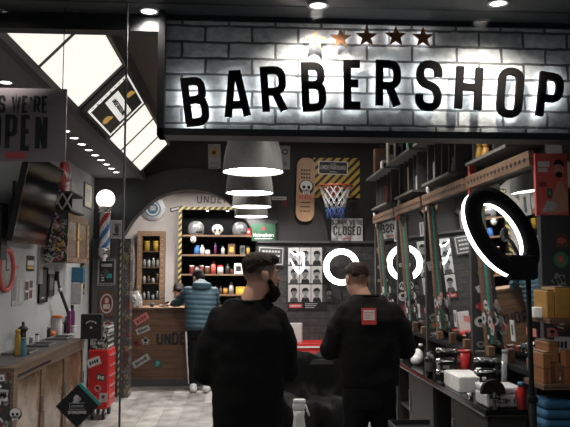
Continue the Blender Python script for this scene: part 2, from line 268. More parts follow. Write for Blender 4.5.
# ------------------------------------------------------------------ mesh builder
class M:
    def __init__(s): s.bm = bmesh.new(); s.ms = []
    def mi(s, m):
        if m not in s.ms: s.ms.append(m)
        return s.ms.index(m)
    def faces(s, fs, m, smooth=False):
        i = s.mi(m)
        for f in fs: f.material_index = i; f.smooth = smooth
    def poly_solid(s, front, back, m):
        vf = [s.bm.verts.new(p) for p in front]; vb = [s.bm.verts.new(p) for p in back]; n = len(vf); fs = []
        fs.append(s.bm.faces.new(vf)); fs.append(s.bm.faces.new(vb[::-1]))
        for i in range(n):
            j = (i + 1) % n; fs.append(s.bm.faces.new((vf[i], vb[i], vb[j], vf[j])))
        s.faces(fs, m); return s
    def box(s, x0, x1, y0, y1, z0, z1, m='black', bev=0):
        if bev: 
            b = min(bev, abs(x1 - x0) * .45, abs(y1 - y0) * .45, abs(z1 - z0) * .45)
            tb = bmesh.new(); bmesh.ops.create_cube(tb, size=1)
            for v in tb.verts: v.co = Vector(((x0 + x1) / 2 + v.co.x * abs(x1 - x0), (y0 + y1) / 2 + v.co.y * abs(y1 - y0), (z0 + z1) / 2 + v.co.z * abs(z1 - z0)))
            bmesh.ops.bevel(tb, geom=tb.edges[:], offset=b, segments=2, affect='EDGES', profile=.5)
            return s.merge(tb, m)
        x0, x1 = min(x0, x1), max(x0, x1); y0, y1 = min(y0, y1), max(y0, y1); z0, z1 = min(z0, z1), max(z0, z1)
        return s.poly_solid([(x0, y0, z1), (x0, y0, z0), (x1, y0, z0), (x1, y0, z1)][::-1] if 0 else [(x0, y0, z0), (x1, y0, z0), (x1, y0, z1), (x0, y0, z1)], [(x0, y1, z0), (x1, y1, z0), (x1, y1, z1), (x0, y1, z1)], m)
    def merge(s, tb, m, smooth=False):
        mp = {v: s.bm.verts.new(v.co) for v in tb.verts}; fs = []
        for f in tb.faces:
            try: fs.append(s.bm.faces.new([mp[v] for v in f.verts]))
            except ValueError: pass
        s.faces(fs, m, smooth); tb.free(); return s
    def pan(s, fr, u0, v0, u1, v1, d0=0, d1=.004, m='paper'):
        return s.shape(fr, [(u0, v0), (u1, v0), (u1, v1), (u0, v1)], d0, d1, m)
    def shape(s, fr, pts, d0, d1, m):
        return s.poly_solid([fr(u, v, d1) for u, v in pts], [fr(u, v, d0) for u, v in pts], m)
    def disc(s, fr, u, v, ru, rv, d0, d1, m, n=20):
        return s.shape(fr, [(u + ru * math.cos(2 * PI * k / n), v + rv * math.sin(2 * PI * k / n)) for k in range(n)], d0, d1, m)
    def stroke(s, fr, pts, t, d0, d1, m):
        n = len(pts); L = []; Rr = []
        for i in range(n):
            p = Vector(pts[i][:2])
            a = (p - Vector(pts[i - 1][:2])).normalized() if i else None
            b = (Vector(pts[i + 1][:2]) - p).normalized() if i < n - 1 else None
            if a is None: a = b
            if b is None: b = a
            d = (a + b); d = d.normalized() if d.length > 1e-5 else a
            nn = Vector((-d.y, d.x)); c = max(.45, nn.dot(Vector((-a.y, a.x))))
            L.append(p + nn * t / 2 / c); Rr.append(p - nn * t / 2 / c)
        for i in range(n - 1):
            q = [L[i], Rr[i], Rr[i + 1], L[i + 1]]
            s.shape(fr, [(x.x, x.y) for x in q], d0, d1, m)
        return s
    def glyph(s, fr, ch, w, h, t, d0, d1, m):
        k, st = GL[ch]; cw = (w - t) * k; hh = h - t
        for li, line in enumerate(st):
            d1 = d1 + .0004 * (li > 0)
            pts = fillet(line, cw if cw > 0 else .001, hh)
            if cw <= 0: pts = [Vector((0, p[1] * hh)) for p in line]
            s.stroke(fr.at(t / 2, t / 2), [(p.x, p.y) for p in pts], t, d0, d1, m)
        # extend stroke ends to the full height on straight verticals
        return cw + t
    def text(s, fr, txt, w, h, t, m, gap=None, d0=.001, d1=.004, center=True):
        gap = t * .9 if gap is None else gap
        tot = 0
        for c in txt: tot += (w * .5 if c == ' ' else (w - t) * GL[c][0] + t) + gap
        tot -= gap; u = -tot / 2 if center is True else (-tot if center == 'right' else 0)
        for c in txt:
            if c == ' ': u += w * .5 + gap; continue
            u += s.glyph(fr.at(u, -h / 2), c, w, h, t, d0, d1, m) + gap
        return s
    def cyl(s, p0, p1, r0, r1=None, m='black', n=16, smooth=True, caps=True):
        r1 = r0 if r1 is None else r1; p0 = Vector(p0); p1 = Vector(p1); ax = (p1 - p0).normalized()
        q = ax.to_track_quat('Z', 'Y').to_matrix(); A = []; B = []
        for k in range(n):
            a = 2 * PI * k / n; d = q @ Vector((math.cos(a), math.sin(a), 0)); A.append(s.bm.verts.new(p0 + d * r0)); B.append(s.bm.verts.new(p1 + d * r1))
        fs = [s.bm.faces.new((A[k], A[(k + 1) % n], B[(k + 1) % n], B[k])) for k in range(n)]; s.faces(fs, m, smooth)
        if caps: s.faces([s.bm.faces.new(A[::-1]), s.bm.faces.new(B)], m)
        return s
    def lathe(s, o, prof, m='black', n=24, axis=(0, 0, 1), smooth=True):
        o = Vector(o); q = Vector(axis).normalized().to_track_quat('Z', 'Y').to_matrix(); rings = []
        for (r, z) in prof:
            if r < 1e-5: rings.append([s.bm.verts.new(o + q @ Vector((0, 0, z)))])
            else: rings.append([s.bm.verts.new(o + q @ Vector((r * math.cos(2 * PI * k / n), r * math.sin(2 * PI * k / n), z))) for k in range(n)])
        fs = []
        for a, b in zip(rings, rings[1:]):
            for k in range(n):
                j = (k + 1) % n
                if len(a) == 1 and len(b) == 1: continue
                if len(a) == 1: fs.append(s.bm.faces.new((a[0], b[j], b[k])))
                elif len(b) == 1: fs.append(s.bm.faces.new((a[k], a[j], b[0])))
                else: fs.append(s.bm.faces.new((a[k], a[j], b[j], b[k])))
        s.faces(fs, m, smooth); return s
    def tube(s, pts, r, m='black', n=8, closed=False):
        pts = [Vector(p) for p in pts]; N = len(pts); rings = []; up = None
        for i, p in enumerate(pts):
            if closed: d = (pts[(i + 1) % N] - pts[i - 1]).normalized()
            else: d = (pts[min(i + 1, N - 1)] - pts[max(i - 1, 0)]).normalized()
            if up is None: up = d.orthogonal().normalized()
            up = (up - d * up.dot(d)).normalized(); w = d.cross(up)
            rr = r[i] if isinstance(r, (list, tuple)) else r
            rings.append([s.bm.verts.new(p + (up * math.cos(2 * PI * k / n) + w * math.sin(2 * PI * k / n)) * rr) for k in range(n)])
        fs = []
        for i in range(N if closed else N - 1):
            a, b = rings[i], rings[(i + 1) % N]
            # closed loops: match nearest vertex offset
            off = 0
            if closed and i == N - 1: off = min(range(n), key=lambda o: (a[0].co - b[o].co).length)
            for k in range(n): fs.append(s.bm.faces.new((a[k], a[(k + 1) % n], b[(k + 1 + off) % n], b[(k + off) % n])))
        if not closed: fs += [s.bm.faces.new(rings[0][::-1]), s.bm.faces.new(rings[-1])]
        s.faces(fs, m, True); return s
    def ball(s, c, r, m='black', sub=2, rot=None):
        tb = bmesh.new(); bmesh.ops.create_icosphere(tb, subdivisions=sub, radius=1)
        r = (r, r, r) if isinstance(r, (int, float)) else r
        for v in tb.verts:
            p = Vector((v.co.x * r[0], v.co.y * r[1], v.co.z * r[2])); v.co = Vector(c) + (rot @ p if rot else p)
        return s.merge(tb, m, True)
    def add(s, name, parent=None, kind=None, label=None, cat=None, group=None):
        bmesh.ops.recalc_face_normals(s.bm, faces=s.bm.faces[:])
        if parent is not None: o0 = wloc(parent)
        else:
            cs = [v.co for v in s.bm.verts]; o0 = Vector(((min(c.x for c in cs) + max(c.x for c in cs)) / 2, (min(c.y for c in cs) + max(c.y for c in cs)) / 2, min(c.z for c in cs)))
        if parent is not None:
            cs = [v.co for v in s.bm.verts]; o1 = sum(cs, Vector()) / len(cs)
        else: o1 = o0
        for v in s.bm.verts: v.co -= o1
        me = bpy.data.meshes.new(name); s.bm.to_mesh(me); s.bm.free()
        for m in s.ms: me.materials.append(MATS[m])
        o = bpy.data.objects.new(name, me); COL.objects.link(o)
        if parent is not None: o.parent = parent; o.location = o1 - o0
        else: o.location = o1
        if kind: o['kind'] = kind
        if label: o['label'] = label
        if cat: o['category'] = cat
        if group: o['group'] = group
        return o
def wloc(o):
    v = Vector(o.location)
    while o.parent: o = o.parent; v += o.location
    return v
def T(name, label, cat, loc, group=None):
    o = bpy.data.objects.new(name, None); o.empty_display_size = .1; o.location = loc; COL.objects.link(o)
    o['label'] = label; o['category'] = cat
    if group: o['group'] = group
    return o
def copy_tree(o, parent=None):
    c = o.copy(); COL.objects.link(c); c.parent = parent
    for ch in o.children: copy_tree(ch, c)
    return c
ORD = ['first', 'second', 'third', 'fourth', 'fifth', 'sixth', 'seventh', 'eighth', 'ninth', 'tenth', 'eleventh', 'twelfth', 'thirteenth', 'fourteenth']
# ================================================================== SETTING
XL, XR, YA, YB = -2.0, 1.95, 9.7, 12.0
ZS, ZC = 2.92, 3.45
S = 'structure'
M().box(-3.2, 3.2, 1.2, 12.2, -.1, 0, 'floor_tile').add('floor', kind=S)
M().box(XL - .12, XL, 3.0, YA, 0, 3.6, 'wall_left_paint').add('wall_left', kind=S)
M().box(XR, XR + .12, 3.0, YA, 0, 3.6, 'black_wall').add('wall_right', kind=S)
M().box(-3.2, 3.2, YB, YB + .12, 0, 3.2, 'wall_back_paint').add('wall_back', kind=S)
M().box(-3.2, -3.1, YA, YB, 0, 3.2, 'wall_back_paint').add('wall_back_left', kind=S)
M().box(3.1, 3.2, YA, YB, 0, 3.2, 'wall_back_paint').add('wall_back_right', kind=S)
M().box(XL - .12, XR + .12, 3.1, YA, ZC, ZC + .12, 'ceiling_black').add('ceiling', kind=S)
M().box(-3.2, 3.2, YA + .2, YB, 3.02, 3.12, 'wall_back_paint').add('ceiling_back', kind=S)
# arch wall with an opening
ax0 = onY(124, 250, YA).x; ax1 = onY(258, 250, YA).x; acx = (ax0 + ax1) / 2; arx = (ax1 - ax0) / 2
atop = onY(193, 190.5, YA).z; aspr = onY(124, 238, YA).z
def arch_pts(rx, top, spr, n=28):
    # a broad, flattened arch
    return [(acx + rx * math.copysign(abs(math.cos(a)) ** .9, math.cos(a)), spr + (top - spr) * math.sin(a) ** .9 if math.sin(a) > 1e-6 else spr) for a in [PI - PI * k / n for k in range(n + 1)]]
AIN = [(123, 236), (128, 228), (134, 219), (142, 211), (153, 201), (164, 195), (177, 191.3), (190.5, 190)]
AOUT = [(100, 222), (108, 208), (116, 199), (126, 190), (142, 179), (158, 173.5), (174, 170), (190.5, 168.5)]
def curve(P):
    w = [onY(x, y, YA) for x, y in P]; w = [(p.x, p.z) for p in w]; mx_ = w[-1][0]
    # smooth by sampling a Catmull-Rom through the points, then mirror about the crown
    q = [w[0]] + w + [(2 * mx_ - w[-2][0], w[-2][1])]; out = []
    for i in range(1, len(q) - 2):
        for k in range(4):
            t_ = k / 4; r_ = []
            for d in (0, 1):
                p0, p1, p2, p3 = q[i - 1][d], q[i][d], q[i + 1][d], q[i + 2][d]
                r_.append(.5 * (2 * p1 + (p2 - p0) * t_ + (2 * p0 - 5 * p1 + 4 * p2 - p3) * t_ * t_ + (3 * p1 - p0 - 3 * p2 + p3) * t_ ** 3))
            out.append(tuple(r_))
    out.append(w[-1]); return out + [(2 * mx_ - u, v) for u, v in out[-2::-1]]
IN_, OUT_ = curve(AIN), curve(AOUT)
ax0, ax1 = IN_[0][0], IN_[-1][0]
def arch_wall():
    m = M(); a = IN_; y0, y1 = YA, YA + .2; Z = 3.6
    cols = [(XL - .12, None)]
    m.box(XL - .12, ax0, y0, y1, 0, Z, 'black_wall'); m.box(ax1, XR + .12, y0, y1, 0, Z, 'black_wall')
    for (u, v), (u2, v2) in zip(a, a[1:]):
        if u2 - u < 1e-5: continue
        m.poly_solid([(u, y0, v), (u2, y0, v2), (u2, y0, Z), (u, y0, Z)], [(u, y1, v), (u2, y1, v2), (u2, y1, Z), (u, y1, Z)], 'black_wall')
    return m
arch_wall().add('wall_arch', kind=S)
# raised dark band around the arch
outer, inner = OUT_, IN_
m = M(); y0, y1 = YA - .05, YA
for k in range(len(outer) - 1):
    q = [inner[k], inner[k + 1], outer[k + 1], outer[k]]
    m.poly_solid([(u, y0, v) for u, v in q], [(u, y1, v) for u, v in q], 'dark_panel')
m.add('trim_arch', kind=S)
# lower dark tiled part of the hoop wall with its ledge
zl = onY(320, 241, YA).z
M().box(ax1 + .02, XR, YA - .03, YA, 0, zl - .03, 'tile_dark').add('wall_arch_tiles', kind=S)
M().box(ax1 + .02, XR, YA - .07, YA, zl - .03, zl, 'dark_grey').add('trim_ledge', kind=S)
# soffit along the left wall
m = M(); m.box(XL, -1.34, 3.1, YA, ZS, ZC, 'soffit_paint').add('ceiling_soffit', kind=S)
m = M(); m.box(-1.36, -1.30, 3.1, YA - .05, ZS - .03, ZS + .05, 'dark_grey'); m.add('trim_soffit', kind=S)
# sloped luminous panels
BX0, BZ0, BX1, BZ1 = -1.31, ZS + .02, -.955, 3.31
segs = [(3.15, 4.5), (4.52, 5.62), (6.86, 7.62), (7.64, 8.42), (8.44, 9.15)]
bn = Vector((BZ0 - BZ1, 0, BX1 - BX0)).normalized() * -1   # faces down-right into the room
t = T('light_panel_bank', 'row of sloped glowing white ceiling panels above the left side of the shop', 'ceiling light', (BX0, 6.1, BZ0))
for a, b in segs:
    p = [Vector((BX0, a, BZ0)), Vector((BX0, b, BZ0)), Vector((BX1, b, BZ1)), Vector((BX1, a, BZ1))]
    M().poly_solid(p, [q - Vector((-.02, 0, .03)) * -1 for q in p], 'lightbox_glow').add('diffuser', t)
m = M()
for y in (4.51, 5.66, 6.84, 7.63, 8.43, 9.18):
    p = [Vector((BX0, y - .012, BZ0)), Vector((BX0, y + .012, BZ0)), Vector((BX1, y + .012, BZ1)), Vector((BX1, y - .012, BZ1))]
    o = Vector((.012, 0, -.012)); m.poly_solid([q + o * .6 for q in p], [q - o for q in p], 'dark_grey')
m.box(BX1 - .0, BX1 + .03, 3.15, 9.2, BZ1 - .02, ZC, 'ceiling_black')
m.add('frame', t)
# poster on the sloped panels
lf = Fr((0, 0, 0), (0, 1, 0), (1, 0, 0))
sl = Vector((BX1 - BX0, 0, BZ1 - BZ0)); SLn = sl.length
fr = Fr((BX0 + .02, 6.25, BZ0 - .01), (0, -1, 0), sl)     # seen from below: right = nearer... text runs along the slope
if fr.n.x < 0: fr = Fr(fr.o, (0, 1, 0), sl)
t = T('ceiling_poster', 'black and white framed poster with gold marks on the sloped light panels', 'poster', fr.o)
m = M(); m.pan(fr, -.58, 0, .58, SLn, -.02, .02, 'black'); m.add('backing', t)
m = M(); m.pan(fr, -.50, .03, .5, SLn - .03, .02, .024, 'backlit_white'); m.pan(fr, -.44, .045, .44, SLn - .045, .024, .027, 'black'); m.pan(fr, -.36, SLn * .36, .36, SLn * .66, .027, .029, 'backlit_white')
for k in range(8): m.pan(fr, -.36, SLn * .36 + .02 * k, .36, SLn * .36 + .02 * k + .003, .029, .030, 'grey')
f2 = fr.at(.0, SLn * .51); m.text(f2, 'UNDERGROUND', .042, .05, .011, 'black', d0=.029, d1=.032)
for (u, v, r) in ((.02, SLn * .2, .06), (-.05, SLn * .8, .05)):
    m.disc(fr, u, v, r * 1.3, r * .8, .027, .03, 'backlit_gold', 7); m.disc(fr, u + .05, v + r * .7, r * .6, r * .4, .027, .03, 'backlit_gold', 6)
for k in range(16):
    uu = -.49 if k % 2 else .485
    m.pan(fr, uu, .05 + k * .025, uu + .018 + .02 * (k % 3 == 0), .062 + k * .025, .024, .028, 'black')
m.add('print', t)

# ------------------------------------------------------------------ storefront: lintel, glass, sign
ZF = onY(340, 19, 3.03).z
M().box(-3.2, 3.2, 1.2, 2.0, ZF + .08, ZF + .16, 'dark_panel').add('ceiling_passage', kind=S)
M().box(-3.2, 3.2, 2.0, 3.1, ZF, ZF + .08, 'dark_panel').add('ceiling_front', kind=S)
M().box(-3.2, 3.2, 3.1, 3.16, ZF, ZC + .1, 'black').add('wall_lintel', kind=S)
M().box(-2.3, -2.12, 2.86, 3.1, 0, ZF, 'black').add('wall_front_left', kind=S)
M().box(XR + .05, 2.6, 2.86, 3.1, 0, ZF, 'black').add('wall_front_right', kind=S)
M().box(-2.12, XR + .05, 2.86, 2.93, 0, .04, 'dark_grey').add('trim_sill', kind=S)
gx = onY(123, 250, 2.9).x
for n, (a, b) in enumerate(((-2.12, gx - .002), (gx + .002, XR + .05))):
    M().box(a, b, 2.89, 2.90, .04, ZF, 'shop_glass').add('window_%d' % (n + 1), kind=S)
M().box(gx - .003, gx + .003, 2.886, 2.904, .04, ZF, 'dark_grey').add('trim_glass_joint', kind=S)
# sign
SY = 3.03
M().box(-3.2, onY(160, 80, SY).x, 3.03, 3.098, onY(60, 29, 3.03).z, ZF, 'black').add('trim_header', kind=S)
sx0 = onY(166, 80, SY).x; sx1 = onY(650, 80, SY).x; sz0 = onY(340, 133, SY).z; sz1 = ZF
t = T('shop_sign', 'long grey brick shop sign with dark halo-lit BARBERSHOP letters and five stars', 'sign', ((sx0 + sx1) / 2, SY, sz0))
M().box(sx0, sx1, SY, SY + .04, sz0, sz1, 'sign_brick').add('brick_board', t)
m = M(); m.box(sx0 - .03, sx0, SY - .06, SY + .06, sz0 - .03, sz1, 'black'); m.box(sx0 - .03, sx1, SY - .06, SY + .06, sz0 - .03, sz0, 'black')
m.box(sx0 - .03, sx1, SY - .01, SY + .06, sz1 - .025, sz1 - .001, 'black'); m.box(sx0, sx1, SY + .04, SY + .07, sz0, sz1, 'black'); m.add('frame', t)
ppm = FPX / (SY - .035)
LET = [('B', 195.5, 101.8, 7.5, 50), ('A', 236.3, 95.5, 4.5, 51), ('R', 273.8, 90.8, 4, 50), ('B', 313.5, 87, 2, 51), ('E', 353.5, 85, .3, 51), ('R', 388, 85, -1.2, 51), ('S', 428.5, 86, -3.2, 53), ('H', 468.5, 88.5, -4.2, 52), ('O', 509.8, 93, -6, 53), ('P', 549.5, 97, -8, 51)]
LW = {'B': 25, 'A': 27, 'R': 26, 'E': 23, 'S': 27, 'H': 28, 'O': 27, 'P': 26}
for ch, x, y, a, h in LET:
    c = onY(x, y, SY - .035); f = wallY(c).rot(math.radians(a)); w = LW[ch] / ppm; hh = h / ppm; tt = 7.6 / ppm
    k, _ = GL[ch]; cw = (w - tt) * k + tt
    m = M(); m.glyph(f.at(-cw / 2, -hh / 2), ch, w, hh, tt, -.006, .014, 'bronze_letter'); lo = m.add('letter', t)
    m = M(); m.glyph(f.at(-cw / 2 + .006, -hh / 2 + .008, -.008), ch, w - .012, hh - .014, tt - .014, -.002, .0, 'halo_glow'); m.add('halo_light', lo)
def star(R, r):
    return [((R if k % 2 == 0 else r) * math.sin(PI * k / 5), (R if k % 2 == 0 else r) * math.cos(PI * k / 5)) for k in range(10)]
for i, (x, y) in enumerate(((315, 41), (340.5, 38.5), (366.5, 37), (395.8, 36.5), (423, 37.8))):
    f = wallY(onY(x, y, SY - .03)); R = 11.5 / ppm
    m = M(); m.shape(f, star(R, R * .42), -.004, .006, 'copper_star'); so = m.add('star', t)
    m = M(); m.shape(f.at(0, .002, -.008), star(R * .75, R * .3), -.002, 0, 'halo_glow'); m.add('halo_light', so)
# front downlights
for i, (x, lab) in enumerate(((149, 'round recessed downlight left of the shop sign'), (318, 'round recessed downlight above the middle of the shop sign'), (498, 'round recessed downlight above the right end of the shop sign'))):
    c = onZ(x, (10, 4, 2)[i], ZF)
    t = T('downlight', lab, 'downlight', (c.x, c.y, ZF - .01), 'downlights over the shop front')
    m = M(); m.lathe((c.x, c.y, ZF), [(.046, 0), (.046, -.008), (.034, -.010), (.034, 0)], 'steel'); m.add('ring', t)
    m = M(); m.lathe((c.x, c.y, ZF), [(0, -.004), (.034, -.004), (.034, -.001), (0, -.001)], 'spot_glow'); m.add('lens', t)
    spot_light('front_spot_light', (c.x, c.y, ZF - .015), 50, rot=(math.radians(8), 0, 0), ang=130, blend=.9)

# added unseen downlights for fill: one at left, a row nearer the passage
for i, (x, y, lab) in enumerate(((-1.04, 2.78, 'added round downlight above the open sign'), (-1.3, 1.9, 'leftmost added round downlight of the row nearer the passage'), (0, 1.9, 'middle added round downlight of the row nearer the passage'), (1.3, 1.9, 'rightmost added round downlight of the row nearer the passage'))):
    t = T('downlight', lab, 'downlight', (x, y, ZF - .01), 'downlights over the shop front'); zz = ZF if y > 2 else ZF + .08
    M().lathe((x, y, zz), [(.046, 0), (.046, -.008), (.034, -.010), (.034, 0)], 'steel').add('ring', t); M().lathe((x, y, zz), [(0, -.004), (.034, -.004), (.034, -.001), (0, -.001)], 'spot_glow').add('lens', t)
    spot_light('front_spot_light', (x, y, zz - .015), 42 if y > 2 else 22, ang=140, blend=.9)
# soffit lights
for k in range(14):
    y = 4.79 + .33 * k
    t = T('downlight', 'small round soffit downlight, %s in the row counting from the shop front' % ORD[k], 'downlight', (-1.6, y, ZS - .01), 'downlights in the left soffit')
    M().lathe((-1.6, y, ZS), [(.05, 0), (.05, -.008), (.04, -.01), (.04, 0)], 'steel', n=16).add('ring', t)
    M().lathe((-1.6, y, ZS), [(0, -.006), (.04, -.006), (.04, -.001), (0, -.001)], 'soffit_glow', n=16).add('lens', t)
# round flat ceiling light
c = onY(341, 136.2, 8.6)
t = T('ceiling_light', 'flat round ceiling light hanging just under the shop sign bottom edge', 'ceiling light', (c.x, c.y, ZC))
M().lathe((c.x, c.y, 0), [(0, ZC - .05), (.16, ZC - .05), (.2, ZC - .02), (.2, ZC - .001), (0, ZC - .001)], 'grey').add('housing', t)
M().lathe((c.x, c.y, 0), [(0, ZC - .056), (.155, ZC - .056), (.155, ZC - .05), (0, ZC - .05)], 'lamp_glow').add('diffuser', t)
# fixtures for the added inner fill spots
for i, (x, y) in enumerate(FILL_SPOTS):
    z = ZC if y < 9.5 else 3.02
    where = ['above the near workstation', 'above the middle workstations', 'above the far workstations', 'above the left of the reception desk', 'above the right of the reception desk', 'above the entrance', 'above the aisle near the arch'][i]
    t = T('fill_spotlight', 'small black added fill spotlight ' + where, 'spotlight', (x, y, z))
    M().lathe((x, y, 0), [(.06, z), (.06, z - .02), (.045, z - .02), (.045, z)], 'black').add('ring', t)
    M().lathe((x, y, 0), [(0, z - .012), (.045, z - .012), (.045, z - .005), (0, z - .005)], 'spot_glow').add('lens', t)

for i, x in enumerate((-.9, .35)):  # panels added as fixtures for the back room fill lights
    t = T('fill_panel', ('left' if i == 0 else 'right') + ' flat rectangular fill light added to the room behind the arch', 'ceiling light', (x, 10.95, 2.99))
    M().box(x - .47, x + .47, 10.78, 11.12, 2.99, 3.019, 'white').add('housing', t); M().box(x - .44, x + .44, 10.81, 11.09, 2.987, 2.99, 'soffit_glow').add('diffuser', t)
# ------------------------------------------------------------------ pendant lamps
def pendant():
    t = T('pendant_lamp', '', 'pendant lamp', (0, 0, 0))
    prof = [(.226, 0), (.224, .04), (.216, .11), (.203, .18), (.186, .25), (.16, .31), (.12, .36), (.07, .39), (.035, .405), (.035, .40)]
    inn = [(.03, .385), (.07, .375), (.115, .345), (.155, .30), (.18, .24), (.198, .17), (.212, .1), (.221, .03), (.226, 0)]
    m = M(); m.lathe((0, 0, 0), prof + inn, 'lamp_grey', n=48); m.add('lamp_shade', t)
    M().lathe((0, 0, .012), [(0, 0), (.218, 0), (.218, .008), (0, .008)], 'lamp_glow', n=48).add('diffuser', t)
    M().cyl((0, 0, .39), (0, 0, .47), .035, .03, 'black').add('cap', t)
    M().cyl((0, 0, .46), (0, 0, ZC - 2.37), .006, m='black', n=8).add('cord', t)
    M().cyl((0, 0, ZC - 2.37 - .03), (0, 0, ZC - 2.37), .05, m='black').add('ceiling_rose', t)
    return t
P0 = pendant()
for i, (x, y, Y) in enumerate(((253, 171, 5.2), (249.5, 192.5, 6.6), (251.8, 206.5, 8.0), (251.3, 217.5, 9.4))):
    o = P0 if i == 0 else copy_tree(P0)
    c = onY(x, y, Y); o.location = (c.x, Y, 2.37)
    o['label'] = ['large grey dome pendant lamp nearest the shop sign, topmost of four', 'second grey dome pendant lamp behind the nearest one', 'third grey dome pendant lamp from the shop front', 'farthest and lowest-looking grey dome pendant lamp by the arch'][i]
    o['group'] = 'dome pendant lamps down the aisle'
# ------------------------------------------------------------------ arch wall decorations
YW = YA
def framed(name, fr, w, h, label, cat, frame_m, print_fn, bg='paper', fw=.012, d=.02, parts=True):
    t = T(name, label, cat, fr.o)
    m = M(); m.pan(fr, -w / 2, -h / 2, -w / 2 + fw, h / 2, 0, d, frame_m); m.pan(fr, w / 2 - fw, -h / 2, w / 2, h / 2, 0, d, frame_m)
    m.pan(fr, -w / 2 + fw, -h / 2, w / 2 - fw, -h / 2 + fw, 0, d, frame_m); m.pan(fr, -w / 2 + fw, h / 2 - fw, w / 2 - fw, h / 2, 0, d, frame_m); m.add('frame', t)
    m = M(); m.pan(fr, -w / 2 + fw, -h / 2 + fw, w / 2 - fw, h / 2 - fw, 0.001, d * .6, bg)
    if print_fn: print_fn(m, fr.at(0, 0, d * .6))
    m.add('print', t); return t
def sheet(name, fr, w, h, label, cat, fn, bg='paper', d=.006):
    m = M(); m.pan(fr, -w / 2, -h / 2, w / 2, h / 2, .0005, d, bg)
    if fn: fn(m, fr.at(0, 0, d))
    return m.add(name, label=label, cat=cat)
# skateboard
c = onY(305.5, 189.5, YW - .04); fr = wallY(c).rot(math.radians(-1.5))
t = T('skateboard', 'wooden skateboard deck with white skull print hung upright on the black wall', 'skateboard', c)
w, h = 19 / 72.5, 65 / 72.5; pts = []
for k in range(24):
    a = 2 * PI * k / 24; pts.append((w / 2 * math.copysign(abs(math.cos(a)) ** .75, math.cos(a)), math.sin(a) * w * .55 + (h / 2 - w * .55) * (1 if math.sin(a) > 0 else -1) * (1 if abs(math.sin(a)) > 1e-6 else 0)))
m = M(); m.shape(fr, pts, 0, .012, 'skate_wood'); m.add('deck', t)
m = M(); f = fr.at(0, 0, .012)
def skull(m, f, s, w='white', k='black', d=.002):
    m.disc(f, 0, .0, .62 * s, .62 * s, 0, d * .5, k); m.disc(f, 0, .1 * s, .5 * s, .46 * s, 0, d, w); m.pan(f, -.28 * s, -.58 * s, .28 * s, -.2 * s, 0, d, w)
    m.disc(f, -.2 * s, 0, .14 * s, .15 * s, d, d * 1.6, k, 10); m.disc(f, .2 * s, 0, .14 * s, .15 * s, d, d * 1.6, k, 10); m.shape(f, [(-.06 * s, -.25 * s), (.06 * s, -.25 * s), (0, -.1 * s)], d, d * 1.6, k)
    for q in (-.15, 0, .15): m.pan(f, q * s - .02 * s, -.56 * s, q * s + .02 * s, -.36 * s, d, d * 1.6, k)
skull(m, f.at(.01, .03), .17)
for r, (v, tx) in enumerate(((.27, 4), (.215, 4), (.165, 4))):
    for q in range(tx): m.pan(f, -.07 + q * .036, v - .015, -.045 + q * .036, v + .015, 0, .002, 'brown')
for q in range(5): m.pan(f, -.09 + q * .037, -.14, -.065 + q * .037, -.085, 0, .002, 'red_soft')
for q in range(3): m.pan(f, -.07, -.19 - q * .06, .07, -.175 - q * .06, 0, .002, 'brown')
m.add('print', t)
for sx in (-1, 1):
    for v in (-h * .36, h * .36):
        for q in (-.02, .02): M().cyl(fr(sx * .035, v + q, .012), fr(sx * .035, v + q, .016), .006, m='steel', n=6).add('bolt', t)
# hoop board
bl, br_ = onY(313, 198, YW), onY(359.5, 158.5, YW); bw = br_.x - bl.x; bh = br_.z - bl.z
c = Vector(((bl.x + br_.x) / 2, YW, (bl.z + br_.z) / 2)); fr = wallY(c)
t = T('basketball_hoop', 'basketball hoop with black and yellow striped backboard and white net', 'basketball hoop', c)
M().pan(fr, -bw / 2, -bh / 2, bw / 2, bh / 2, .0, .025, 'black').add('backboard', t)
m = M(); sw = .052
for k in range(-6, 9):
    u0 = -bw / 2 + k * .118
    # 45 degree stripe clipped to the board
    poly = [(u0, -bh / 2), (u0 + sw * 1.3, -bh / 2), (u0 + sw * 1.3 + bh, bh / 2), (u0 + bh, bh / 2)]
    def clip(poly, f):
        out = []
        for a, b in zip(poly, poly[1:] + poly[:1]):
            fa, fb = f(a), f(b)
            if fa >= 0: out.append(a)
            if fa * fb < 0: s_ = fa / (fa - fb); out.append((a[0] + (b[0] - a[0]) * s_, a[1] + (b[1] - a[1]) * s_))
        return out
    poly = clip(poly, lambda p: p[0] + bw / 2 - .004)
    if len(poly) > 2: poly = clip(poly, lambda p: bw / 2 - .004 - p[0])
    if len(poly) > 2: m.shape(fr, poly, .025, .027, 'yellow')
m.add('warning_stripes', t)
pf = wallY(onY(333, 168, YW - .03)).rot(math.radians(-1.5)); pw, ph = 30 / 72, 13.5 / 72
m = M(); m.pan(pf, -pw / 2, -ph / 2, pw / 2, ph / 2, 0, .01, 'white'); m.pan(pf, -pw / 2 + .015, -ph / 2 + .012, pw / 2 - .015, ph / 2 - .012, .01, .012, 'black')
m.text(pf.at(0, .005), 'UNDERGROUND', .027, .06, .007, 'paper', gap=.006, d0=.012, d1=.014); m.pan(pf, -.05, -.062, .05, -.052, .012, .014, 'paper'); m.pan(pf, -.04, .05, .04, .058, .012, .014, 'paper')
m.add('sign_plate', t)
hc = onY(335, 186.5, YW - .25); hr = .235
m = M(); m.tube([(hc.x + hr * math.cos(a), YW - .27 + hr * .95 * math.sin(a), hc.z) for a in [2 * PI * k / 28 for k in range(28)]], .011, 'rim_red', closed=True)
m.box(hc.x - .06, hc.x + .06, YW - .06, YW - .03, hc.z - .1, hc.z + .02, 'rim_red'); m.tube([(hc.x - .12, YW - .07, hc.z - .0), (hc.x, YW - .04, hc.z - .09), (hc.x + .12, YW - .07, hc.z)], .008, 'rim_red')
